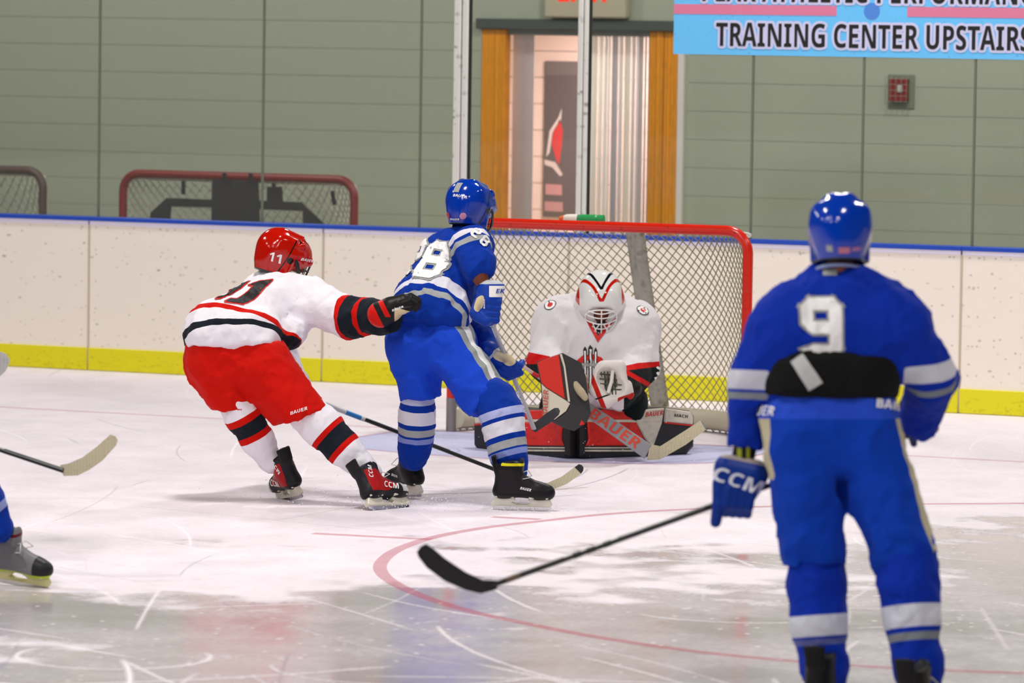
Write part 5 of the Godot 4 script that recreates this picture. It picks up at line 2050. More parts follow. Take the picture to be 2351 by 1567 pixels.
# ------------------------------------------------------------------ the blue player with the black belt, number 9
func blue_9() -> void:
	var D := 16.9
	var o := thing("person", "hockey player number 9 in blue seen from behind with black back belt", "person", Vector3(5.6, 0, 10.3))
	var blue := "002b9e"
	var light := "0a38a8"
	var white := "c3c6d2"
	var grey := "7f868c"
	var j := Blob.new()
	chain(j, D, [[1838, 758, 0.0, 98], [2012, 758, 0.0, 100]], 0.08, FW, 0.75)
	chain(j, D, [[1838, 880, 0.0, 82], [1972, 880, 0.0, 80]], 0.1, FW, 0.85)
	chain(j, D, [[1820, 756, 0.02, 71], [2042, 754, 0.02, 75]], 0.08, FW, 0.85)
	chain(j, D, [[1872, 704, 0.03, 60], [1985, 704, 0.03, 62]], 0.1, FW, 0.9)
	chain(j, D, [[1908, 662, 0.03, 44], [1950, 662, 0.03, 44]], 0.08)
	chain(j, D, [[1908, 640, 0.03, 36], [1950, 640, 0.03, 36]], 0.05)
	var el_l := P(1722, 872, D + 0.02)
	var wr_l := P(1714, 1015, D + 0.1)
	chain(j, D, [[1786, 766, 0.02, 63], [1722, 872, 0.02, 41]], 0.06)
	chain(j, D, [[1722, 872, 0.02, 41], [1714, 1020, 0.1, 37]], 0.03, Vector3.ZERO, 1.0, [Plane((wr_l - el_l).normalized(), P(1712, 1012, D + 0.1))])
	var el_r := P(2140, 868, D + 0.05)
	var wr_r := P(2106, 968, D + 0.3)
	chain(j, D, [[2068, 766, 0.02, 69], [2138, 862, 0.05, 54]], 0.06)
	chain(j, D, [[2138, 862, 0.05, 54], [2106, 972, 0.3, 40]], 0.03, Vector3.ZERO, 1.0, [Plane((wr_r - el_r).normalized(), wr_r)])
	j.folds(0.018, 4.5, 22, Vector3(1.0, 0.7, 1.0))
	j.build(0.01)
	var arm_l := close_to(P(1740, 800, D), wr_l, 0.13)
	var arm_r := close_to(P(2120, 830, D), wr_r, 0.15)
	var px := D / F
	var aw := plane3(j, D, [2085, 843, 2130, 838, 2185, 820], UY)
	var ab := plane3(j, D, [2090, 880, 2135, 880, 2195, 862], UY)
	var gw := plane3(j, D, [2092, 893, 2140, 898, 2192, 876], UY)
	var gb := plane3(j, D, [2100, 905, 2145, 912, 2190, 893], UY)
	var right_side := func(v): return (v - P(2072, 860, D)).dot(RX)
	var left_side := func(v): return -(v - P(1762, 860, D)).dot(RX)
	put("jersey", j.dyed(lin(blue), [
		[lin(white), [along(P(1722, 849, D), P(1716, 1000, D), 0.0, 44 * px), left_side]],
		[lin(grey), [along(P(1722, 849, D), P(1716, 1000, D), 51 * px, 67 * px), left_side]],
		[lin(white), [below(aw), above(ab), right_side]],
		[lin(grey), [below(gw), above(gb), right_side]],
	]), M.cloth, o)
	# the number 9
	var n9 := figures("9", 0.205)
	var at := P(1881, 752, D)
	on_cloth(o, "number_edge", poly_tris(grown(n9, 0.008)), j, at, RX, UY - RX * 0.02, FW, M.grey_print, 0.0025)
	on_cloth(o, "number", poly_tris(n9), j, at, RX, UY - RX * 0.02, FW, M.white_print, 0.005)
	# collar
	var g := Geo.new()
	var path := []
	for k in 13:
		var t := PI * k / 12.0
		path.append(P(1929 - 58 * cos(t), 624 - 17 * sin(t), D + 0.02 - 0.07 * sin(t)))
	g.tube(path, 0.007, 8)
	put("collar", g.mesh(), mat("pale collar rib", "8fa0cc", 0.8), o)
	on_cloth(o, "neck_label", poly_tris([[Vector2(-0.024, -0.011), Vector2(0.024, -0.011), Vector2(0.024, 0.011), Vector2(-0.024, 0.011)]]), j, P(1904, 626, D), RX, UY, FW, M.grey_print, 0.003)
	# black elastic belt round the waist
	var bl := Blob.new()
	var low := Plane((-UY - RX * 0.02).normalized(), P(1900, 904, D))
	chain(bl, D, [[1850, 852, 0.0, 97], [1962, 852, 0.0, 97]], 0.03, FW, 0.9, [Plane((UY - RX * 0.04).normalized(), P(1840, 829, D)), low])
	chain(bl, D, [[1850, 886, 0.0, 97], [1962, 886, 0.0, 97]], 0.03, FW, 0.9, [Plane((UY - RX * 0.04).normalized(), P(1840, 829, D)), low])
	chain(bl, D, [[1866, 850, 0.0, 96], [1905, 850, 0.0, 94]], 0.03, FW, 0.92, [Plane((UY + RX * 0.1).normalized(), P(1890, 806, D)), low, Plane(-RX, P(1798, 850, D))])
	chain(bl, D, [[1980, 855, 0.0, 80], [1990, 855, 0.0, 80]], 0.03, FW, 1.0, [Plane((UY + RX * 0.04).normalized(), P(1990, 820, D)), low])
	bl.folds(0.006, 7.0, 9)
	bl.build(0.009)
	put("back_belt", bl.dyed(lin("101013")), M.cloth, o)
	patch(o, "belt_tape", bl, D, [[[1811, 830], [1838, 812], [1883, 877], [1851, 896]]], mat("silver tape", "b3b6b6", 0.45), 0.004)
	# pants
	var p := Blob.new()
	chain(p, D, [[1842, 945, 0.0, 90], [1972, 945, 0.0, 88]], 0.06, FW, 0.85)
	chain(p, D, [[1845, 1010, 0.0, 88], [1978, 1010, 0.0, 90]], 0.06, FW, 0.95)
	var hl := P(1845, 1040, D)
	var kl := P(1872, 1290, D + 0.05)
	var hr := P(1985, 1040, D)
	var kr := P(2080, 1290, D - 0.05)
	chain(p, D, [[1842, 1045, 0.0, 81], [1872, 1300, 0.05, 67]], 0.025, Vector3.ZERO, 1.0, [Plane((kl - hl).normalized(), P(1872, 1283, D + 0.05))])
	chain(p, D, [[1998, 1045, 0.0, 82], [2086, 1300, -0.05, 71]], 0.025, Vector3.ZERO, 1.0, [Plane((kr - hr).normalized(), P(2078, 1285, D - 0.05))])
	p.folds(0.02, 3.8, 30)
	p.build(0.012)
	var cream := "b9b396"
	put("pants", p.dyed(lin(light), [
		[lin(cream), [side_of(P(1985, 960, D), kr, RX * 0.96 - FW * 0.3, 0.93), func(v): return (v - P(1990, 1000, D)).dot(RX)]],
		[lin(cream), [side_of(P(1845, 960, D), kl, -RX * 0.97 - FW * 0.25, 0.94), func(v): return -(v - P(1838, 1000, D)).dot(RX), func(v): return (v - P(1838, 1100, D)).dot(UY)]],
		[lin("2348bf"), [func(v): return (v - P(1900, 960, D)).dot(UY)]],
	]), M.cloth, o)
	on_cloth(o, "waist_lettering", text_tris("BAUER", 0.032, 0.2, null, 1.25), p, P(2040, 930, D), RX - UY * 0.12, UY, FW - RX * 0.3, M.white_print, 0.003)
	on_cloth(o, "waist_lettering", text_tris("BAUER", 0.032, 0.2, null, 1.25), p, P(1752, 942, D), RX, UY, FW + RX * 0.5, M.white_print, 0.003)
	# legs
	var s1 := sock(o, D, [[1874, 1270, 0.05, 62], [1874, 1340, 0.06, 60], [1880, 1430, 0.04, 58], [1893, 1530, 0.02, 47], [1897, 1580, 0.02, 42]], blue, [], 13)
	_sock_bands(o, [[white, 141 * px, 190 * px], ["5c63a0", 196 * px, 210 * px]], s1, P(1874, 1270, D + 0.05), P(1897, 1580, D + 0.02), blue)
	var s2 := sock(o, D, [[2084, 1270, -0.05, 68], [2085, 1340, -0.06, 64], [2096, 1420, -0.08, 58], [2108, 1520, -0.1, 50], [2112, 1600, -0.12, 44]], blue, [], 14)
	_sock_bands(o, [[white, 120 * px, 172 * px], [grey, 184 * px, 202 * px]], s2, P(2084, 1270, D - 0.05), P(2112, 1600, D - 0.12), blue)
	var st := {"boot": "161617", "panel": "1a1a1c", "toe_cap": "1d1d1f", "guard": "131314", "liner": "30302c", "lace": "d4cf9a"}
	skate(o, on_ice(1893, 1655), FW * 0.9 + RX * 0.36, Vector3.UP, st)
	skate(o, on_ice(2112, 1688), FW * 0.85 + RX * 0.5, Vector3.UP, st)
	# left glove, holding the shaft low
	var gl := Blob.new()
	var GD := D + 0.06
	chain(gl, GD, [[1718, 1000, 0.03, 26], [1706, 1050, 0.02, 27]], 0.01)
	gl.build(0.008)
	put("undersleeve", gl.dyed(lin("15161a"), [[lin("8b8f2a"), [func(v): return 5.0 * GD / F - absf((v - P(1697, 1030, GD)).dot(RX)), func(v): return -(v - P(1697, 1012, GD)).dot(UY)]], [lin("8b8f2a"), [func(v): return 4.0 * GD / F - absf((v - P(1717, 1030, GD)).dot(RX)), func(v): return -(v - P(1697, 1018, GD)).dot(UY)]]]), M.cloth, o)
	gl = Blob.new()
	chain(gl, GD, [[1668, 1066, 0.0, 24], [1738, 1082, 0.0, 26]], 0.02)
	chain(gl, GD, [[1672, 1088, 0.0, 33], [1722, 1098, 0.0, 36]], 0.03)
	chain(gl, GD, [[1676, 1120, 0.0, 32], [1704, 1130, 0.0, 34]], 0.03)
	for k in 4:
		var x := 1726.0 - 17.0 * k
		chain(gl, GD, [[x, 1128 - 2 * k, -0.045, 11], [x - 6, 1160 - k, -0.04, 10.5]], 0.006)
		chain(gl, GD, [[x - 6, 1160 - k, -0.04, 10.5], [x - 10, 1180 - k, 0.0, 10]], 0.006)
		chain(gl, GD, [[x - 10, 1180 - k, 0.0, 10], [x - 8, 1172, 0.05, 9.5]], 0.006)
	chain(gl, GD, [[1652, 1110, -0.02, 17], [1650, 1160, -0.03, 15]], 0.012)
	chain(gl, GD, [[1650, 1160, -0.03, 15], [1643, 1198, -0.02, 13]], 0.008)
	gl.build(0.0065)
	put("glove", gl.dyed(lin("0a2c80"), [[lin("9a8f8a"), [func(v): return (v - P(1700, 1060, GD)).dot((UY + RX * 0.2).normalized()) - 0.004]]]), M.leather, o)
	on_cloth(o, "glove_lettering", text_tris("CCM", 0.05, 0.2, null, 1.25), gl, P(1694, 1102, GD), RX - UY * 0.33, UY + RX * 0.25, FW, mat("pale print", "c6c9d6", 0.6), 0.003)
	# right glove at the butt end
	var g2 := Blob.new()
	var G2 := D + 0.3
	chain(g2, G2, [[2092, 935, -0.05, 30], [2100, 968, 0.0, 32]], 0.02)
	chain(g2, G2, [[2098, 968, 0.02, 30], [2120, 985, 0.05, 26]], 0.02)
	for k in 4: chain(g2, G2, [[2112 + 8 * k, 965 + 3 * k, 0.0, 10], [2128 + 6 * k, 972 + 4 * k, 0.06, 10], [2118 + 4 * k, 992 + 2 * k, 0.08, 9]], 0.006)
	chain(g2, G2, [[2090, 975, 0.0, 11], [2094, 1000, 0.03, 10], [2098, 1018, 0.06, 9]], 0.008)
	g2.build(0.008)
	put("glove", g2.dyed(lin("0a1f5c"), [[lin("8a7060"), [func(v): return 4.5 * G2 / F - absf((v - P(2110, 982, G2)).dot((UY + RX * 0.15).normalized()))]]]), M.leather, o)
	# head
	var face := axes(FW + RX * 0.02 - UY * 0.1, UY, P(1928, 548, D + 0.05))
	body(o, {"pelvis": P(1908, 1000, D), "chest": P(1925, 770, D + 0.05), "neck": P(1928, 672, D + 0.08), "shl": P(1790, 735, D + 0.02), "shr": P(2065, 738, D + 0.02), "ell": el_l, "elr": el_r, "wrl": P(1708, 1045, D + 0.09), "wrr": wr_r, "hipl": hl, "hipr": hr, "knl": P(1874, 1290, D + 0.06), "knr": P(2085, 1300, D - 0.06), "anl": P(1897, 1570, D + 0.02), "anr": P(2112, 1595, D - 0.12)}, face)
	var hm := helmet(o, face, "0a36a8")
	helmet_print(hm, "flag_sticker", poly_tris([[Vector2(-0.02, -0.012), Vector2(0.02, -0.012), Vector2(0.02, 0.012), Vector2(-0.02, 0.012)]]), Vector3(-0.01, -0.065, -0.16), Vector3(-1, 0, 0), Vector3.UP, mat("pink sticker", "b06a80", 0.5))
	helmet_print(hm, "flag_sticker", poly_tris([[Vector2(-0.018, -0.008), Vector2(0.018, -0.008), Vector2(0.018, 0.008), Vector2(-0.018, 0.008)]]), Vector3(-0.06, -0.06, -0.15), Vector3(-1, 0, 0.2), Vector3.UP, mat("pink sticker", "9a6aa0", 0.5))
	helmet_print(hm, "round_sticker", poly_tris([[Vector2(-0.012, -0.012), Vector2(0.012, -0.012), Vector2(0.012, 0.012), Vector2(-0.012, 0.012)]]), Vector3(0.05, -0.06, -0.16), Vector3(-1, 0, 0), Vector3.UP, M.grey_print)

# ------------------------------------------------------------------ the player whose leg comes into view at the left edge
func left_player() -> void:
	var D := 20.55
	var o := thing("person", "blue hockey player wearing scuffed grey skates with dark red linings", "person", Vector3(0.9, 0, 8.2))
	var blue := "06349a"
	var j := Blob.new()
	chain(j, D, [[-300, 770, 0.1, 90], [-230, 560, 0.3, 100]], 0.08)
	chain(j, D, [[-300, 550, 0.3, 70], [-150, 545, 0.3, 70]], 0.08)
	chain(j, D, [[-150, 560, 0.3, 62], [-175, 780, 0.15, 46], [-140, 945, 0.25, 38]], 0.05)
	chain(j, D, [[-310, 560, 0.3, 62], [-400, 720, 0.3, 46], [-345, 880, 0.4, 38]], 0.05)
	j.folds(0.012, 5.5, 41)
	j.build(0.016)
	put("jersey", j.dyed(lin(blue)), M.cloth, o)
	var p := Blob.new()
	chain(p, D, [[-330, 810, 0.1, 80], [-240, 810, 0.1, 80]], 0.06)
	chain(p, D, [[-235, 840, 0.1, 76], [-120, 1010, -0.1, 64]], 0.05)
	chain(p, D, [[-330, 840, 0.1, 76], [-350, 1030, 0.1, 64]], 0.05)
	p.build(0.016)
	put("pants", p.dyed(lin("2a4fd0")), M.cloth, o)
	var s1 := sock(o, D, [[-118, 1010, -0.1, 54], [-80, 1080, -0.06, 50], [-40, 1150, -0.02, 44], [0, 1212, 0.0, 32]], blue, [], 42)
	_sock_bands(o, [["8f9ad2", 0.33, 0.365]], s1, P(-118, 1010, D - 0.1), P(0, 1212, D), blue)
	sock(o, D, [[-350, 1030, 0.1, 54], [-340, 1130, 0.12, 46], [-330, 1230, 0.15, 32]], blue, [], 43)
	var st := {"boot": "77767a", "panel": "6a6a6e", "toe_cap": "2a2a2c", "guard": "222226", "liner": "6a1418", "sole": "b4c832", "holder": "d4cc98", "lace": "d8d8d8"}
	skate(o, on_ice(44, 1344), RX * 0.8 - FW * 0.42 - UY * 0.12, Vector3.UP - RX * 0.42, st)
	skate(o, on_ice(-330, 1350), FW * 0.6 + RX * 0.7, Vector3.UP, st)
	for q in [[-132, 950, 0.25], [-335, 885, 0.4]]:
		var gl := Blob.new()
		chain(gl, D + q[2], [[q[0] - 8, q[1] - 20, 0, 36], [q[0] + 10, q[1] + 30, 0, 34]], 0.02)
		for k in 4: chain(gl, D + q[2], [[q[0] - 12 + 12 * k, q[1] + 40, -0.04, 10], [q[0] - 8 + 12 * k, q[1] + 66, -0.02, 9.5], [q[0] - 8 + 12 * k, q[1] + 62, 0.03, 9]], 0.006)
		chain(gl, D + q[2], [[q[0] - 22, q[1] + 20, -0.03, 11], [q[0] - 26, q[1] + 50, -0.03, 10]], 0.008)
		gl.build(0.01)
		put("glove", gl.dyed(lin("0d3a9c")), M.leather, o)
	var face := axes(RX * 0.9 + FW * 0.4, UY, P(-215, 400, D + 0.35))
	body(o, {"pelvis": P(-285, 810, D + 0.1), "chest": P(-235, 600, D + 0.3), "neck": P(-222, 500, D + 0.33), "shl": P(-300, 560, D + 0.3), "shr": P(-160, 560, D + 0.3), "ell": P(-400, 720, D + 0.3), "elr": P(-175, 780, D + 0.15), "wrl": P(-340, 880, D + 0.4), "wrr": P(-136, 945, D + 0.25), "hipl": P(-325, 840, D + 0.1), "hipr": P(-240, 845, D + 0.1), "knl": P(-350, 1030, D + 0.1), "knr": P(-118, 1012, D - 0.1), "anl": P(-330, 1230, D + 0.15), "anr": P(0, 1208, D)}, face, "c99a7c", 0.018)
	helmet(o, face, "0a33a2")

# ------------------------------------------------------------------ the goalkeeper, down in the butterfly
func goalkeeper() -> void:
	var D := 27.35
	var o := thing("person", "kneeling goalkeeper in white jersey, painted mask and red leg pads", "person", Vector3(0.5, 0, 1.0))
	var white := "d4d0d4"
	var black := "15161c"
	var red := "bf1410"
	var j := Blob.new()
	chain(j, D, [[1335, 800, 0.0, 92], [1410, 800, 0.0, 88]], 0.08, FW, 0.85)
	chain(j, D, [[1340, 870, -0.02, 84], [1400, 870, -0.02, 82]], 0.08, FW, 0.85)
	chain(j, D, [[1292, 738, 0.02, 58], [1452, 745, 0.02, 55]], 0.08)
	chain(j, D, [[1345, 712, 0.02, 42], [1410, 714, 0.02, 40]], 0.08)
	var er := P(1472, 842, D - 0.12)
	var wr := P(1420, 902, D - 0.42)
	chain(j, D, [[1278, 748, 0.0, 54], [1258, 830, -0.15, 42]], 0.06)
	chain(j, D, [[1258, 830, -0.15, 42], [1285, 880, -0.38, 32]], 0.04)
	chain(j, D, [[1458, 752, 0.0, 52], [1466, 838, -0.1, 42]], 0.06)
	chain(j, D, [[1466, 838, -0.1, 42], [1420, 905, -0.4, 33]], 0.04)
	j.folds(0.013, 6.0, 51, Vector3(1.0, 0.6, 1.0))
	j.build(0.0105)
	var rt := plane3(j, D, [1440, 838, 1470, 832, 1503, 830], UY)
	var rb := plane3(j, D, [1438, 850, 1470, 846, 1503, 842], UY)
	var qt := plane3(j, D, [1435, 848, 1460, 862, 1490, 884], UY)
	var right_arm := func(v): return (v - P(1428, 850, D)).dot(RX)
	var left_arm := func(v): return -(v - P(1262, 850, D)).dot(RX)
	var lt := plane3(j, D, [1215, 808, 1235, 812, 1255, 816], UY)
	put("jersey", j.dyed(lin(white), [
		[lin(red), [below(rt), right_arm]],
		[lin(black), [below(rb), right_arm]],
		[lin(red), [func(v): return 0.013 - absf((v - P(1462, 868, D)).dot((UY + RX * 0.55).normalized())), right_arm, below(rb)]],
		[lin(red), [below(lt), left_arm]],
		[lin(black), [below(lt), func(v): return -(v - P(1235, 835, D)).dot(UY), left_arm]],
	]), M.cloth, o)
	# collar, shoulder patches, crest, sleeve numbers
	patch(o, "collar", j, D, [[[1321, 694], [1331, 692], [1372, 772], [1371, 786]], [[1371, 786], [1372, 772], [1409, 706], [1418, 706], [1416, 728]]], M.red_print, 0.004)
	patch(o, "neck_guard", j, D, [[[1332, 694], [1408, 706], [1372, 771]]], M.black_print, 0.003)
	for q in [[1272, 713], [1464, 727]]:
		var at := P(q[0], q[1], D)
		var side := (RX if q[0] < 1370 else -RX) * 0.25
		for ring in [[0.036, M.black_print, 0.0022, "patch_edge"], [0.031, M.white_print, 0.0034, "patch"], [0.017, M.red_print, 0.0046, "patch_centre"]]:
			var pts := PackedVector2Array()
			for k in 20: pts.append(Vector2(cos(TAU * k / 20.0), sin(TAU * k / 20.0)) * ring[0])
			on_cloth(o, ring[3], poly_tris([pts]), j, at, RX, UY, FW + side - UY * 0.35, ring[1], ring[2])
	var arc := []
	for k in 10:
		var t0 := deg_to_rad(20.0 + 32.0 * k)
		var t1 := deg_to_rad(20.0 + 32.0 * (k + 1))
		arc.append([Vector2(cos(t0), sin(t0)) * 0.1, Vector2(cos(t1), sin(t1)) * 0.1, Vector2(cos(t1), sin(t1)) * 0.068, Vector2(cos(t0), sin(t0)) * 0.068])
	on_cloth(o, "crest_ring", poly_tris(arc), j, P(1354, 852, D), RX, UY, FW, M.red_print, 0.003)
	for q in [[1342, 795, 878, 4.0], [1354, 791, 900, 5.0], [1366, 797, 880, 4.0]]:
		patch(o, "crest_tower", j, D, [[[q[0] - q[3], q[1] + 7], [q[0], q[1]], [q[0] + q[3], q[1] + 7], [q[0] + q[3] * 0.8, q[2]], [q[0] - q[3] * 0.8, q[2]]]], M.black_print, 0.0042)
		patch(o, "crest_light", j, D, [[[q[0] - q[3] * 0.45, q[1] + 10], [q[0] + q[3] * 0.45, q[1] + 10], [q[0] + q[3] * 0.4, q[2] - 4], [q[0] - q[3] * 0.4, q[2] - 4]]], M.white_print, 0.0054)
	patch(o, "crest_bar", j, D, [[[1335, 833], [1375, 833], [1375, 840], [1335, 840]]], M.grey_print, 0.0062)
	on_cloth(o, "sleeve_number", poly_tris(figures("3", 0.072)), j, P(1493, 856, D), RX * 0.9 - UY * 0.2, UY + RX * 0.1, FW - RX * 0.3, M.white_print, 0.004, 0.01)
	on_cloth(o, "sleeve_number", poly_tris(figures("3", 0.06)), j, P(1224, 830, D), RX, UY, FW + RX * 0.4, M.white_print, 0.004, 0.01)
	# padded pants
	var p := Blob.new()
	chain(p, D, [[1300, 930, 0.06, 52], [1430, 930, 0.06, 52]], 0.05)
	chain(p, D, [[1300, 930, 0.08, 55], [1268, 970, 0.12, 42]], 0.05)
	chain(p, D, [[1430, 930, 0.08, 55], [1410, 970, 0.12, 42]], 0.05)
	p.folds(0.008, 5.0, 52)
	p.build(0.013)
	put("pants", p.dyed(lin(black)), M.cloth, o)
	# leg pads: the right one as drawn, the left one its mirror
	leg_pad(o, false)
	leg_pad(o, true)
	# toes of the skates behind the pads
	var st := {"boot": "19191b", "holder": "d6d2c4"}
	skate(o, P(1140, 1015, 27.95), FW * 0.5 - RX * 0.85, Vector3.UP * 0.3 + FW * 0.9, st)
	skate(o, P(1545, 1015, 27.85), FW * 0.5 + RX * 0.85, Vector3.UP * 0.3 + FW * 0.9, st)
	blocker(o)
	catcher(o)
	mask(o)
	var face := axes(-FW * 0.86 - UY * 0.46 + RX * 0.02, UY - FW * 0.4, P(1378, 695, D - 0.1))
	body(o, {"pelvis": P(1366, 925, D + 0.05), "chest": P(1370, 790, D + 0.03), "neck": P(1374, 735, D), "shl": P(1285, 745, D), "shr": P(1455, 748, D), "ell": P(1255, 830, D - 0.15), "elr": P(1468, 840, D - 0.12), "wrl": P(1285, 880, D - 0.38), "wrr": wr, "hipl": P(1310, 935, D), "hipr": P(1425, 935, D), "knl": P(1275, 985, D + 0.05), "knr": P(1400, 988, D + 0.05), "anl": P(1150, 985, D + 0.45), "anr": P(1530, 985, D + 0.4)}, face)

func leg_pad(o: Node3D, mirrored: bool) -> void:
	var q := func(x: float, y: float, off: float) -> Vector3:
		if mirrored:
			var xm := 1302.0 - (x - 1336.0) * 0.835
			return P(xm, y - (x - 1336.0) * 0.006, 27.13 + (1302.0 - xm) * 0.0030 - off)
		return P(x, y, 27.13 + (x - 1336.0) * 0.00165 - off)
	var pad := Node3D.new()
	pad.name = "leg_pad"
	o.add_child(pad, true)
	var layer := func(called: String, pts: Array, off: float, thick: float, m: Material, bevel: float) -> void:
		var s := []
		for a in pts: s.append(q.call(a[0], a[1], off))
		var n: Vector3 = (q.call(1500.0, 1000.0, 0.0) - q.call(1350.0, 1000.0, 0.0)).cross(UY).normalized()
		if n.dot(FW) < 0.0: n = -n
		var g := Geo.new()
		g.slab(s, n * thick, bevel)
		put(called, g.mesh(), m, pad)
	var black := mat("black pad leather", "17171b", 0.5)
	var red := mat("red pad leather", "d81a0e", 0.5)
	var cream := mat("cream pad leather", "cfc9b8", 0.55)
	var smudgy := Image.create(128, 128, false, Image.FORMAT_RGB8)
	smudgy.fill(Color.WHITE)
	var rng := RandomNumberGenerator.new()
	rng.seed = 19
	for k in 140: smudge(smudgy, rng.randf() * 128, rng.randf() * 128, 2 + 7 * rng.randf(), 2 + 5 * rng.randf(), Color("8c857a"), rng.randf_range(0.05, 0.35), rng)
	var tex := ImageTexture.create_from_image(smudgy)
	for m in [red, cream]:
		m.albedo_texture = tex
		m.uv1_triplanar = true
		m.uv1_scale = Vector3(3, 3, 3)
	layer.call("core", [[1335, 962], [1343, 944], [1378, 937], [1455, 939], [1527, 934], [1586, 942], [1597, 955], [1596, 1024], [1578, 1044], [1476, 1052], [1342, 1053], [1335, 1046]], 0.0, 0.16, black, 0.018)
	layer.call("red_panel", [[1352, 945], [1378, 940], [1454, 942], [1461, 963], [1350, 962]], 0.014, 0.03, red, 0.006)
	layer.call("red_panel", [[1350, 968], [1461, 969], [1480, 1008], [1494, 1023], [1347, 1023], [1353, 1008]], 0.014, 0.03, red, 0.006)
	layer.call("cream_line", [[1350, 962], [1461, 963], [1461, 969], [1350, 968]], 0.008, 0.02, cream, 0.0)
	layer.call("cream_panel", [[1456, 942], [1526, 936], [1521, 970], [1502, 1022], [1495, 1022], [1482, 1007], [1462, 969]], 0.014, 0.03, cream, 0.006)
	layer.call("cream_panel", [[1529, 936], [1585, 944], [1593, 956], [1592, 974], [1526, 967]], 0.016, 0.03, cream, 0.006)
	layer.call("red_line", [[1526, 968], [1592, 975], [1592, 978], [1525, 971]], 0.008, 0.02, red, 0.0)
	layer.call("cream_line", [[1344, 1026], [1500, 1026], [1500, 1029], [1344, 1029]], 0.008, 0.02, cream, 0.0)
	layer.call("cream_line", [[1344, 1032], [1490, 1032], [1490, 1036], [1344, 1036]], 0.008, 0.02, cream, 0.0)
	if not mirrored:
		var ex: Vector3 = (q.call(1530.0, 950.0, 0.0) - q.call(1480.0, 950.0, 0.0)).normalized()
		var g := Geo.new()
		flat_print(g, text_tris("MACH", 0.018, 0.2, null, 1.4), q.call(1564.0, 954.0, 0.0185), (ex - UY * 0.08).normalized(), UY)
		put("lettering", g.mesh(), M.black_print, pad)
		g = Geo.new()
		flat_print(g, text_tris("BAUER", 0.026, 0.2, null, 1.1), q.call(1503.0, 949.0, 0.0165), (ex + UY * 0.1).normalized(), UY)
		put("lettering", g.mesh(), M.red_print, pad)

func blocker(o: Node3D) -> void:
	var B := 26.72
	var bk := Node3D.new()
	bk.name = "blocker"
	o.add_child(bk)
	var back := RX * 0.105 + FW * 0.05 - UY * 0.055
	var at := func(pts: Array, off: float) -> Array:
		var s := []
		for a in pts: s.append(P(a[0], a[1], B + (a[0] - 1230.0) * 0.0003 - off))
		return s
	var g := Geo.new()
	g.slab(at.call([[1231, 829], [1290, 809], [1300, 840], [1312, 926], [1303, 945], [1274, 966], [1247, 958], [1240, 880]], 0.0), back, 0.004)
	put("board", g.mesh(), mat("dark grey blocker side", "2c2c2e", 0.6), bk)
	var red := mat("red blocker face", "cc220e", 0.5)
	var cream := mat("cream blocker face", "cfc8b6", 0.55)
	g = Geo.new()
	g.slab(at.call([[1233, 831], [1283, 813], [1297, 915], [1254, 889], [1243, 878]], 0.006), FW * 0.02, 0.003)
	put("red_panel", g.mesh(), red, bk)
	g = Geo.new()
	g.slab(at.call([[1243, 880], [1254, 891], [1298, 918], [1309, 926], [1300, 943], [1273, 963], [1249, 956]], 0.006), FW * 0.02, 0.003)
	put("cream_panel", g.mesh(), cream, bk)
	g = Geo.new()
	g.slab(at.call([[1285, 813], [1290, 812], [1298, 840], [1309, 922], [1304, 921], [1294, 842]], 0.007), FW * 0.02, 0.002)
	put("cream_line", g.mesh(), cream, bk)
	g = Geo.new()
	flat_print(g, text_tris("BAUER", 0.03, 0.15, null, 1.15), P(1252, 924, B - 0.0085), (UY + RX * 0.04).normalized(), (-RX + UY * 0.04).normalized())
	put("lettering", g.mesh(), mat("faded red print", "b5553f", 0.6), bk)
	# the hand behind the board, round the stick: four fingers and the thumb
	var b := Blob.new()
	chain(b, B + 0.12, [[1290, 870, 0.0, 22], [1318, 890, 0.0, 22]], 0.02)
	for k in 4: chain(b, B + 0.1, [[1322, 868 + 12 * k, 0.0, 9], [1340, 866 + 12 * k, 0.02, 8.5], [1343, 870 + 12 * k, 0.06, 8]], 0.005)
	chain(b, B + 0.06, [[1318, 880, 0.0, 10], [1334, 900, -0.02, 9], [1343, 912, -0.02, 8]], 0.008)
	b.build(0.008)
	put("glove_hand", b.dyed(lin("b0a488")), M.leather, bk)
	g = Geo.new()
	for k in 5: g.tube([P(1296 + k * 9, 955 + (k % 2) * 3, B + 0.08), P(1299 + k * 9, 972 + (k % 3) * 3, B + 0.08)], 0.02, 7)
	put("red_fringe", g.mesh(), red, bk)

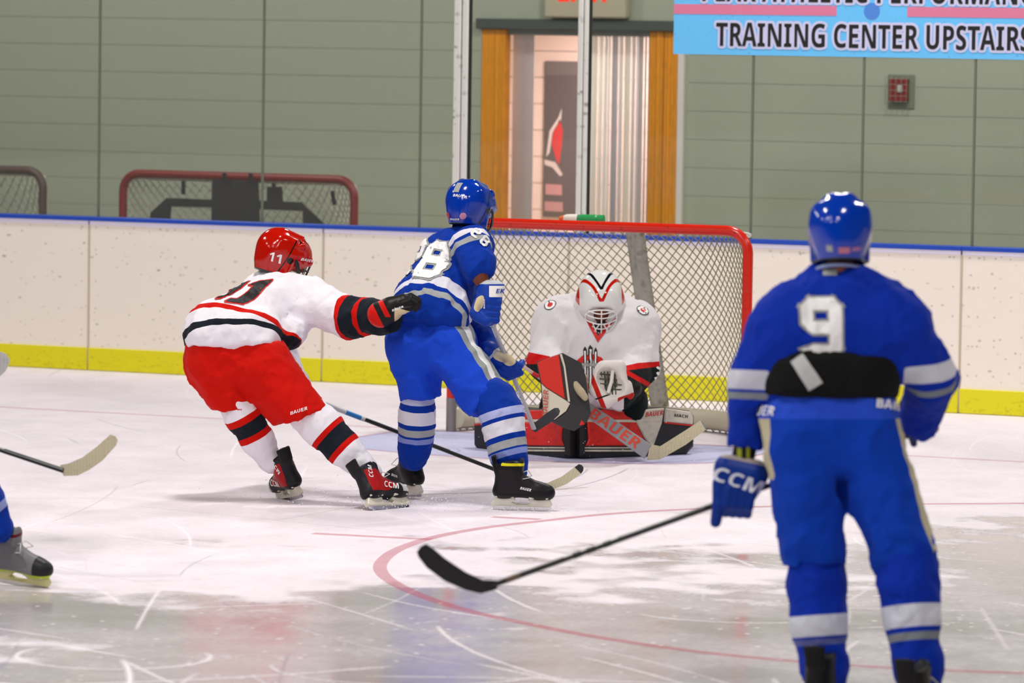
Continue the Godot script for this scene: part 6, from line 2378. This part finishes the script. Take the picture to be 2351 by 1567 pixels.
func catcher(o: Node3D) -> void:
	var B := 26.85
	var c := Node3D.new()
	c.name = "catching_glove"
	o.add_child(c)
	var b := Blob.new()
	chain(b, B, [[1385, 842, 0.0, 15], [1422, 840, 0.0, 15]], 0.02)
	chain(b, B, [[1378, 855, 0.0, 16], [1370, 895, 0.0, 16]], 0.02)
	chain(b, B, [[1370, 895, 0.0, 16], [1390, 920, 0.0, 15]], 0.02)
	chain(b, B, [[1425, 850, 0.0, 12], [1432, 895, 0.0, 14]], 0.02)
	chain(b, B, [[1432, 895, 0.0, 16], [1392, 921, 0.0, 15]], 0.02)
	chain(b, B, [[1400, 880, 0.09, 36], [1405, 885, 0.09, 36]], 0.03, FW, 0.6)
	chain(b, B, [[1438, 885, 0.05, 14], [1444, 905, 0.05, 12]], 0.02)
	b.holes.append([P(1394, 868, B - 0.05), P(1410, 888, B - 0.05), 0.062, 0.012])
	b.build(0.0055)
	put("shell", b.dyed(lin("d2cdc8"), [
		[lin("b3170f"), [func(v): return 5.5 * B / F - absf((v - P(1366, 885, B)).dot((RX * 0.93 + UY * 0.37).normalized())), func(v): return -(v - P(1370, 850, B)).dot(UY)]],
		[lin("b3170f"), [func(v): return 7.0 * B / F - absf((v - P(1430, 916, B)).dot((UY * 0.9 - RX * 0.3).normalized())), func(v): return (v - P(1418, 916, B)).dot(RX)]],
		[lin("131316"), [func(v): return 1.8 * B / F - absf((v - P(1390, 908, B)).dot((UY - RX * 0.35).normalized())), func(v): return -(v - P(1398, 905, B)).dot(UY)]],
	]), M.leather, c)
	var g := Geo.new()
	for k in 7:                                       # laced webbing over the pocket
		var x := 1380.0 + 7.5 * k
		g.tube([P(x, 853, B - 0.012), P(x + 2, 872, B + 0.02), P(x + 3, 890, B + 0.015), P(x + 4, 906, B - 0.005)], 0.004, 6)
	for k in 5:
		var y := 858.0 + 11.0 * k
		g.tube([P(1377, y, B - 0.01), P(1400, y + 2, B + 0.022), P(1428, y + 3, B - 0.006)], 0.004, 6)
	put("webbing", g.mesh(), mat("olive lacing", "4a4a3a", 0.8), c)
	g = Geo.new()
	g.tube([P(1407, 848, B - 0.014), P(1404, 875, B - 0.004), P(1396, 902, B - 0.014)], 0.011, 8)
	put("tee_strap", g.mesh(), M.white_plastic, c)
	b = Blob.new()                                    # fingers inside the glove, closed round the pocket
	chain(b, B + 0.05, [[1452, 892, 0.1, 22], [1428, 905, 0.06, 22]], 0.02)
	b.build(0.012)
	put("wrist_cuff", b.dyed(lin("17171b")), M.leather, c)

func mask(o: Node3D) -> void:
	var D := 27.25
	var face := axes(-FW * 0.86 - UY * 0.5 + RX * 0.03, UY - FW * 0.4, P(1378, 694, D))
	var b := Blob.new()
	b.cap(Vector3(0, 0.055, -0.03), Vector3(0, 0.045, 0.03), 0.116, 0.108, 0.04)
	b.cap(Vector3(0, -0.02, 0.03), Vector3(0, -0.11, 0.075), 0.1, 0.052, 0.05)
	b.cap(Vector3(-0.06, 0.0, -0.02), Vector3(0.06, 0.0, -0.02), 0.07, 0.07, 0.04)
	b.holes.append([Vector3(-0.036, 0.0, 0.17), Vector3(0.036, 0.0, 0.17), 0.066, 0.008])
	b.holes.append([Vector3(0, -0.005, 0.14), Vector3(0, -0.05, 0.15), 0.052, 0.008])
	b.holes.append([Vector3(0, -0.01, 0.03), Vector3(0, -0.1, 0.0), 0.078, 0.006])
	for s in [-1.0, 1.0]:
		b.holes.append([Vector3(s * 0.085, 0.085, 0.115), Vector3(s * 0.09, 0.08, 0.11), 0.008, 0.003])
		b.holes.append([Vector3(s * 0.05, 0.115, 0.125), Vector3(s * 0.06, 0.112, 0.125), 0.006, 0.003])
	b.build(0.0055)
	var el := func(v: Vector3) -> float: return atan2(v.y - 0.02, maxf(v.z, -0.05) + 0.02)       # how far up and over the forehead
	var m := Node3D.new()
	m.name = "mask"
	o.add_child(m)
	m.transform = parent_inverse(o) * face * Transform3D(Basis.from_scale(Vector3(1.06, 1.1, 1.06)), Vector3(0, -0.01, 0))
	local("shell", b.dyed(lin("dcdcda"), [
		[lin("b9180c"), [func(v): return 0.0085 - absf(absf(v.x) - (el.call(v) - 0.42) * 0.075 - 0.004), func(v): return el.call(v) - 0.4, func(v): return 1.75 - el.call(v)]],
		[lin("131316"), [func(v): return 0.007 - absf(absf(v.x) - (el.call(v) - 0.82) * 0.062 - 0.002), func(v): return el.call(v) - 0.8, func(v): return 1.9 - el.call(v)]],
		[lin("b9180c"), [func(v): return 0.008 - absf(v.y + 0.105 + absf(v.x) * 0.55), func(v): return v.z - 0.06]],
		[lin("131316"), [func(v): return 0.007 - absf(v.y + 0.128 + absf(v.x) * 0.55), func(v): return v.z - 0.06]],
		[lin("b9180c"), [func(v): return v.y - 0.02, func(v): return absf(v.x) - 0.112]],
	]), M.gear, m)
	var g := Geo.new()
	var frame := []
	for k in 22:
		var t := TAU * k / 22.0
		frame.append(Vector3(0.083 * cos(t), -0.024 + 0.068 * sin(t), 0.145 - 0.045 * cos(t) * cos(t)))
	g.tube(frame, 0.0042, 8, true)
	for q in [[0.024, 0.078], [-0.002, 0.083], [-0.036, 0.08], [-0.064, 0.06]]:
		var path := []
		for i in 9:
			var t := -1.0 + i / 4.0
			path.append(Vector3(q[1] * t, q[0], 0.152 - 0.05 * t * t))
		g.tube(path, 0.0034, 8)
	g.tube([Vector3(0, 0.045, 0.147), Vector3(0, -0.02, 0.155), Vector3(0, -0.09, 0.148)], 0.0036, 8)
	for s in [-1.0, 1.0]:
		g.tube([Vector3(s * 0.012, -0.036, 0.153), Vector3(s * 0.035, -0.085, 0.14)], 0.0034, 8)
		g.tube([Vector3(s * 0.045, -0.036, 0.138), Vector3(s * 0.025, -0.088, 0.142)], 0.0034, 8)
	local("cage", g.mesh(), M.white_wire, m)

# ------------------------------------------------------------------ sticks
func blade(g: Geo, top: Array, low: Array, d0: float, d1: float, thick: float) -> void:
	var n := top.size()
	var a := []
	for i in n:
		var t := float(i) / (n - 1)
		var d := lerpf(d0, d1, t)
		a.append([P(top[i][0], top[i][1], d), P(low[i][0], low[i][1], d)])
	var back := FW * thick
	for i in n - 1:
		g.quad(a[i][0], a[i + 1][0], a[i + 1][1], a[i][1], -FW)
		g.quad(a[i][0] + back, a[i + 1][0] + back, a[i + 1][1] + back, a[i][1] + back, FW)
		g.quad(a[i][0], a[i + 1][0], a[i + 1][0] + back, a[i][0] + back, UY)
		g.quad(a[i][1], a[i + 1][1], a[i + 1][1] + back, a[i][1] + back, -UY)
	for e in [0, n - 1]: g.quad(a[e][0], a[e][1], a[e][1] + back, a[e][0] + back, (a[n - 1][0] - a[0][0]) * (1.0 if e else -1.0))

func shaft(o: Node3D, called: String, pts: Array, r: float, m: Material, flat := 0.72) -> void:
	var path := []
	for q in pts: path.append(P(q[0], q[1], q[2]))
	var g := Geo.new()
	g.tube(path, r, 8, false, true, UY, flat)
	put(called, g.mesh(), m, o)

func between(a: Array, b: Array, t: float) -> Array:
	return [lerpf(a[0], b[0], t), lerpf(a[1], b[1], t), lerpf(a[2], b[2], t)]

func tape(called: String, hex: String) -> StandardMaterial3D:
	var m := mat(called, "ffffff", 0.85)
	var im := Image.create(128, 128, false, Image.FORMAT_RGB8)
	im.fill(Color(hex))
	var rng := RandomNumberGenerator.new()
	rng.seed = 23
	for k in 16:
		for y in 128: im.set_pixel(k * 8, y, Color(hex).darkened(0.12))
	for k in 60: smudge(im, rng.randf() * 128, rng.randf() * 128, 1 + 6 * rng.randf(), 1 + 3 * rng.randf(), Color(hex).darkened(0.45), rng.randf_range(0.05, 0.35), rng)
	m.albedo_texture = ImageTexture.create_from_image(im)
	m.uv1_triplanar = true
	m.uv1_scale = Vector3(5, 5, 5)
	return m

func sticks() -> void:
	var carbon := mat("black carbon", "131316", 0.3)
	var cream := tape("cream stick tape", "c9c0a2")
	var silver := mat("silver paint", "b4b4b8", 0.35)
	var dark_tape := tape("dark stick tape", "34353a")
	# number 9's stick, held across the body
	var o := thing("hockey_stick", "black hockey stick with black taped blade held by number 9", "stick", P(1110, 1345, 16.82))
	var a := [1130.0, 1343.0, 16.84]
	var b := [2148.0, 976.0, 17.22]
	shaft(o, "shaft", [a, b], 0.0115, carbon, 0.9)
	shaft(o, "pale_band", [between(a, b, 0.162), between(a, b, 0.318)], 0.0124, mat("grey band", "c4c4c0", 0.4), 0.9)
	for q in [[0.182, 0.2, ], [0.212, 0.232], [0.25, 0.268]]: shaft(o, "band_mark", [between(a, b, q[0]), between(a, b, q[1])], 0.0129, carbon, 0.9)
	shaft(o, "red_band", [between(a, b, 0.445), between(a, b, 0.52)], 0.0122, mat("dark red band", "6a1416", 0.35), 0.9)
	shaft(o, "bronze_band", [between(a, b, 0.03), between(a, b, 0.062)], 0.0122, mat("bronze band", "5a4632", 0.35), 0.9)
	var g := Geo.new()
	blade(g, [[1142, 1332], [1108, 1331], [1069, 1313], [1021, 1281], [994, 1258], [978, 1248], [966, 1254]], [[1142, 1352], [1104, 1362], [1069, 1354], [1021, 1333], [980, 1303], [960, 1277], [957, 1266]], 16.84, 16.7, 0.012)
	put("blade", g.mesh(), mat("black tape", "161618", 0.8), o)
	# the red skater's stick, low behind the legs of number 28
	o = thing("hockey_stick", "silver and black stick with cream taped blade lying low behind blue legs", "stick", on_ice(1250, 1125))
	a = [672.0, 899.0, 24.86]
	b = [1250.0, 1121.0, 25.25]
	shaft(o, "shaft", [between(a, b, 0.28), between(a, b, 0.985)], 0.0145, carbon)
	shaft(o, "silver_grip", [between(a, b, 0.0), between(a, b, 0.285)], 0.018, silver)
	shaft(o, "blue_mark", [between(a, b, 0.21), between(a, b, 0.27)], 0.0182, mat("blue mark", "1f6fb4", 0.35))
	var edge_a := between(a, b, 0.29)
	var edge_b := between(a, b, 0.62)
	shaft(o, "white_edge", [[edge_a[0] + 2, edge_a[1] - 5, edge_a[2] - 0.004], [edge_b[0] + 2, edge_b[1] - 5, edge_b[2] - 0.004]], 0.006, M.white_print)
	g = Geo.new()
	blade(g, [[1238, 1107], [1257, 1108], [1289, 1094], [1319, 1072]], [[1240, 1124], [1262, 1126], [1302, 1110], [1334, 1087]], 25.24, 25.4, 0.01)
	put("blade", g.mesh(), cream, o)
	g = Geo.new()
	blade(g, [[1319, 1072], [1329, 1065], [1336, 1067]], [[1334, 1087], [1339, 1080], [1340, 1073]], 25.4, 25.42, 0.01)
	put("blade_tip", g.mesh(), mat("black blade tip", "1c1c1e", 0.6), o)
	# number 28's stick
	o = thing("hockey_stick", "grey stick with dark blade in the gloves of number 28", "stick", P(1226, 985, 24.8))
	a = [1110.0, 692.0, 24.36]
	b = [1226.0, 984.0, 24.78]
	shaft(o, "shaft", [a, b], 0.0135, silver)
	shaft(o, "dark_face", [between(a, b, 0.16), between(a, b, 0.5)], 0.014, mat("plum black paint", "2c1a26", 0.35))
	shaft(o, "white_face", [between(a, b, 0.2), between(a, b, 0.34)], 0.0145, M.white_print)
	g = Geo.new()
	var up := (P(1205, 930, 24.75) - P(1222, 975, 24.78)).normalized()
	flat_print(g, text_tris("BAUER", 0.022, 0.2, null, 1.35), P(1195, 925, 24.66), -up, up.cross(-FW).normalized() * -1.0)
	put("lettering", g.mesh(), M.white_print, o)
	g = Geo.new()
	blade(g, [[1216, 968], [1230, 968], [1257, 946], [1273, 936], [1282, 936]], [[1222, 988], [1229, 992], [1262, 971], [1283, 952], [1286, 943]], 24.78, 24.9, 0.01)
	put("blade", g.mesh(), dark_tape, o)
	# the goalkeeper's stick
	o = thing("goalie_stick", "wide grey goalkeeper stick with red lettering across the leg pads", "stick", on_ice(1495, 1057))
	g = Geo.new()
	var pts := []
	for q in [[1345, 918], [1496, 1021], [1480, 1053], [1337, 950]]: pts.append(P(q[0], q[1], 26.93))
	g.slab(pts, FW * 0.02, 0.003)
	put("paddle", g.mesh(), mat("grey paddle", "8e9196", 0.4), o)
	shaft(o, "shaft", [[1342, 934, 26.93], [1270, 888, 26.86], [1196, 837, 26.8]], 0.014, mat("red white shaft", "c2a8a4", 0.4))
	shaft(o, "red_band", [[1236, 864, 26.83], [1222, 855, 26.82]], 0.0146, M.red_print)
	g = Geo.new()
	var along_p := (P(1490, 1036, 26.93) - P(1341, 934, 26.93)).normalized()
	flat_print(g, text_tris("BAUER", 0.06, 0.12, null, 1.28), P(1413, 983, 26.93) - FW * 0.002, along_p, along_p.cross(FW).normalized() * -1.0 if along_p.cross(FW).dot(UY) < 0 else along_p.cross(FW).normalized())
	put("lettering", g.mesh(), mat("red orange print", "d2432c", 0.5), o)
	g = Geo.new()
	blade(g, [[1493, 1019], [1516, 1024], [1570, 990], [1608, 965]], [[1485, 1056], [1516, 1054], [1575, 1020], [1620, 986]], 26.93, 27.1, 0.022)
	put("blade", g.mesh(), cream, o)
	g = Geo.new()
	blade(g, [[1608, 965], [1614, 968]], [[1620, 986], [1621, 980]], 27.1, 27.11, 0.022)
	put("blade_tip", g.mesh(), mat("grey blade tip", "7b7f7e", 0.6), o)
	# sticks coming in from the left
	o = thing("hockey_stick", "stick with black shaft and cream taped blade held by the grey-skated player", "stick", P(150, 1080, 20.72))
	a = [-330.0, 922.0, 20.95]
	b = [146.0, 1080.0, 20.7]
	shaft(o, "shaft", [a, b], 0.0155, carbon)
	shaft(o, "grey_band", [between(a, b, 0.6), between(a, b, 0.715)], 0.016, silver)
	g = Geo.new()
	blade(g, [[138, 1067], [158, 1063], [190, 1049], [222, 1025], [253, 997], [265, 1001]], [[146, 1092], [178, 1091], [205, 1078], [235, 1057], [266, 1022], [270, 1010]], 20.7, 20.66, 0.012)
	put("blade", g.mesh(), cream, o)
	o = thing("hockey_stick", "rounded white taped stick tip raised before the yellow kick plate", "stick", P(5, 835, 21.0))
	g = Geo.new()
	blade(g, [[-160, 840], [-60, 815], [0, 807], [12, 811], [21, 822]], [[-150, 885], [-50, 880], [0, 863], [12, 852], [22, 830]], 21.0, 21.0, 0.012)
	put("blade", g.mesh(), tape("white stick tape", "c9c6be"), o)
	shaft(o, "shaft", [[-150, 862, 21.0], [-700, 560, 21.3]], 0.0145, carbon)

# ------------------------------------------------------------------ ice shavings thrown up by the blades
func ice_spray() -> void:
	var rng := RandomNumberGenerator.new()
	rng.seed = 90
	var chip := SphereMesh.new()
	chip.radius = 0.5
	chip.height = 1.0
	chip.radial_segments = 6
	chip.rings = 3
	chip.material = mat("ice shavings", "f4f4f8", 0.6)
	var spots := []
	for q in [[950, 1160, 0.22, 150, 0.05], [1196, 1171, 0.15, 170, 0.014], [890, 1170, 0.1, 60, 0.05], [690, 1148, 0.15, 70, 0.1], [800, 1165, 0.4, 60, 0.03], [1330, 1060, 0.4, 40, 0.25]]:
		var c := on_ice(q[0], q[1])
		for k in q[3]:
			var s := rng.randf_range(0.002, 0.007)
			var p := c + RX * rng.randfn(0.0, q[2]) + Vector3(0, 0, rng.randfn(0.0, 0.05))
			p.y = s * 0.3 + absf(rng.randfn(0.0, q[4] * 0.5))
			spots.append(Transform3D(Basis.from_scale(Vector3(s, s * 0.8, s)), p))
	var mm := MultiMesh.new()
	mm.transform_format = MultiMesh.TRANSFORM_3D
	mm.mesh = chip
	mm.instance_count = spots.size()
	for i in spots.size(): mm.set_instance_transform(i, spots[i])
	var o := MultiMeshInstance3D.new()
	o.name = "ice_shavings"
	o.multimesh = mm
	add_child(o)
	tag(o, "white ice shavings thrown up around the skate blades", "snow", "", "stuff")
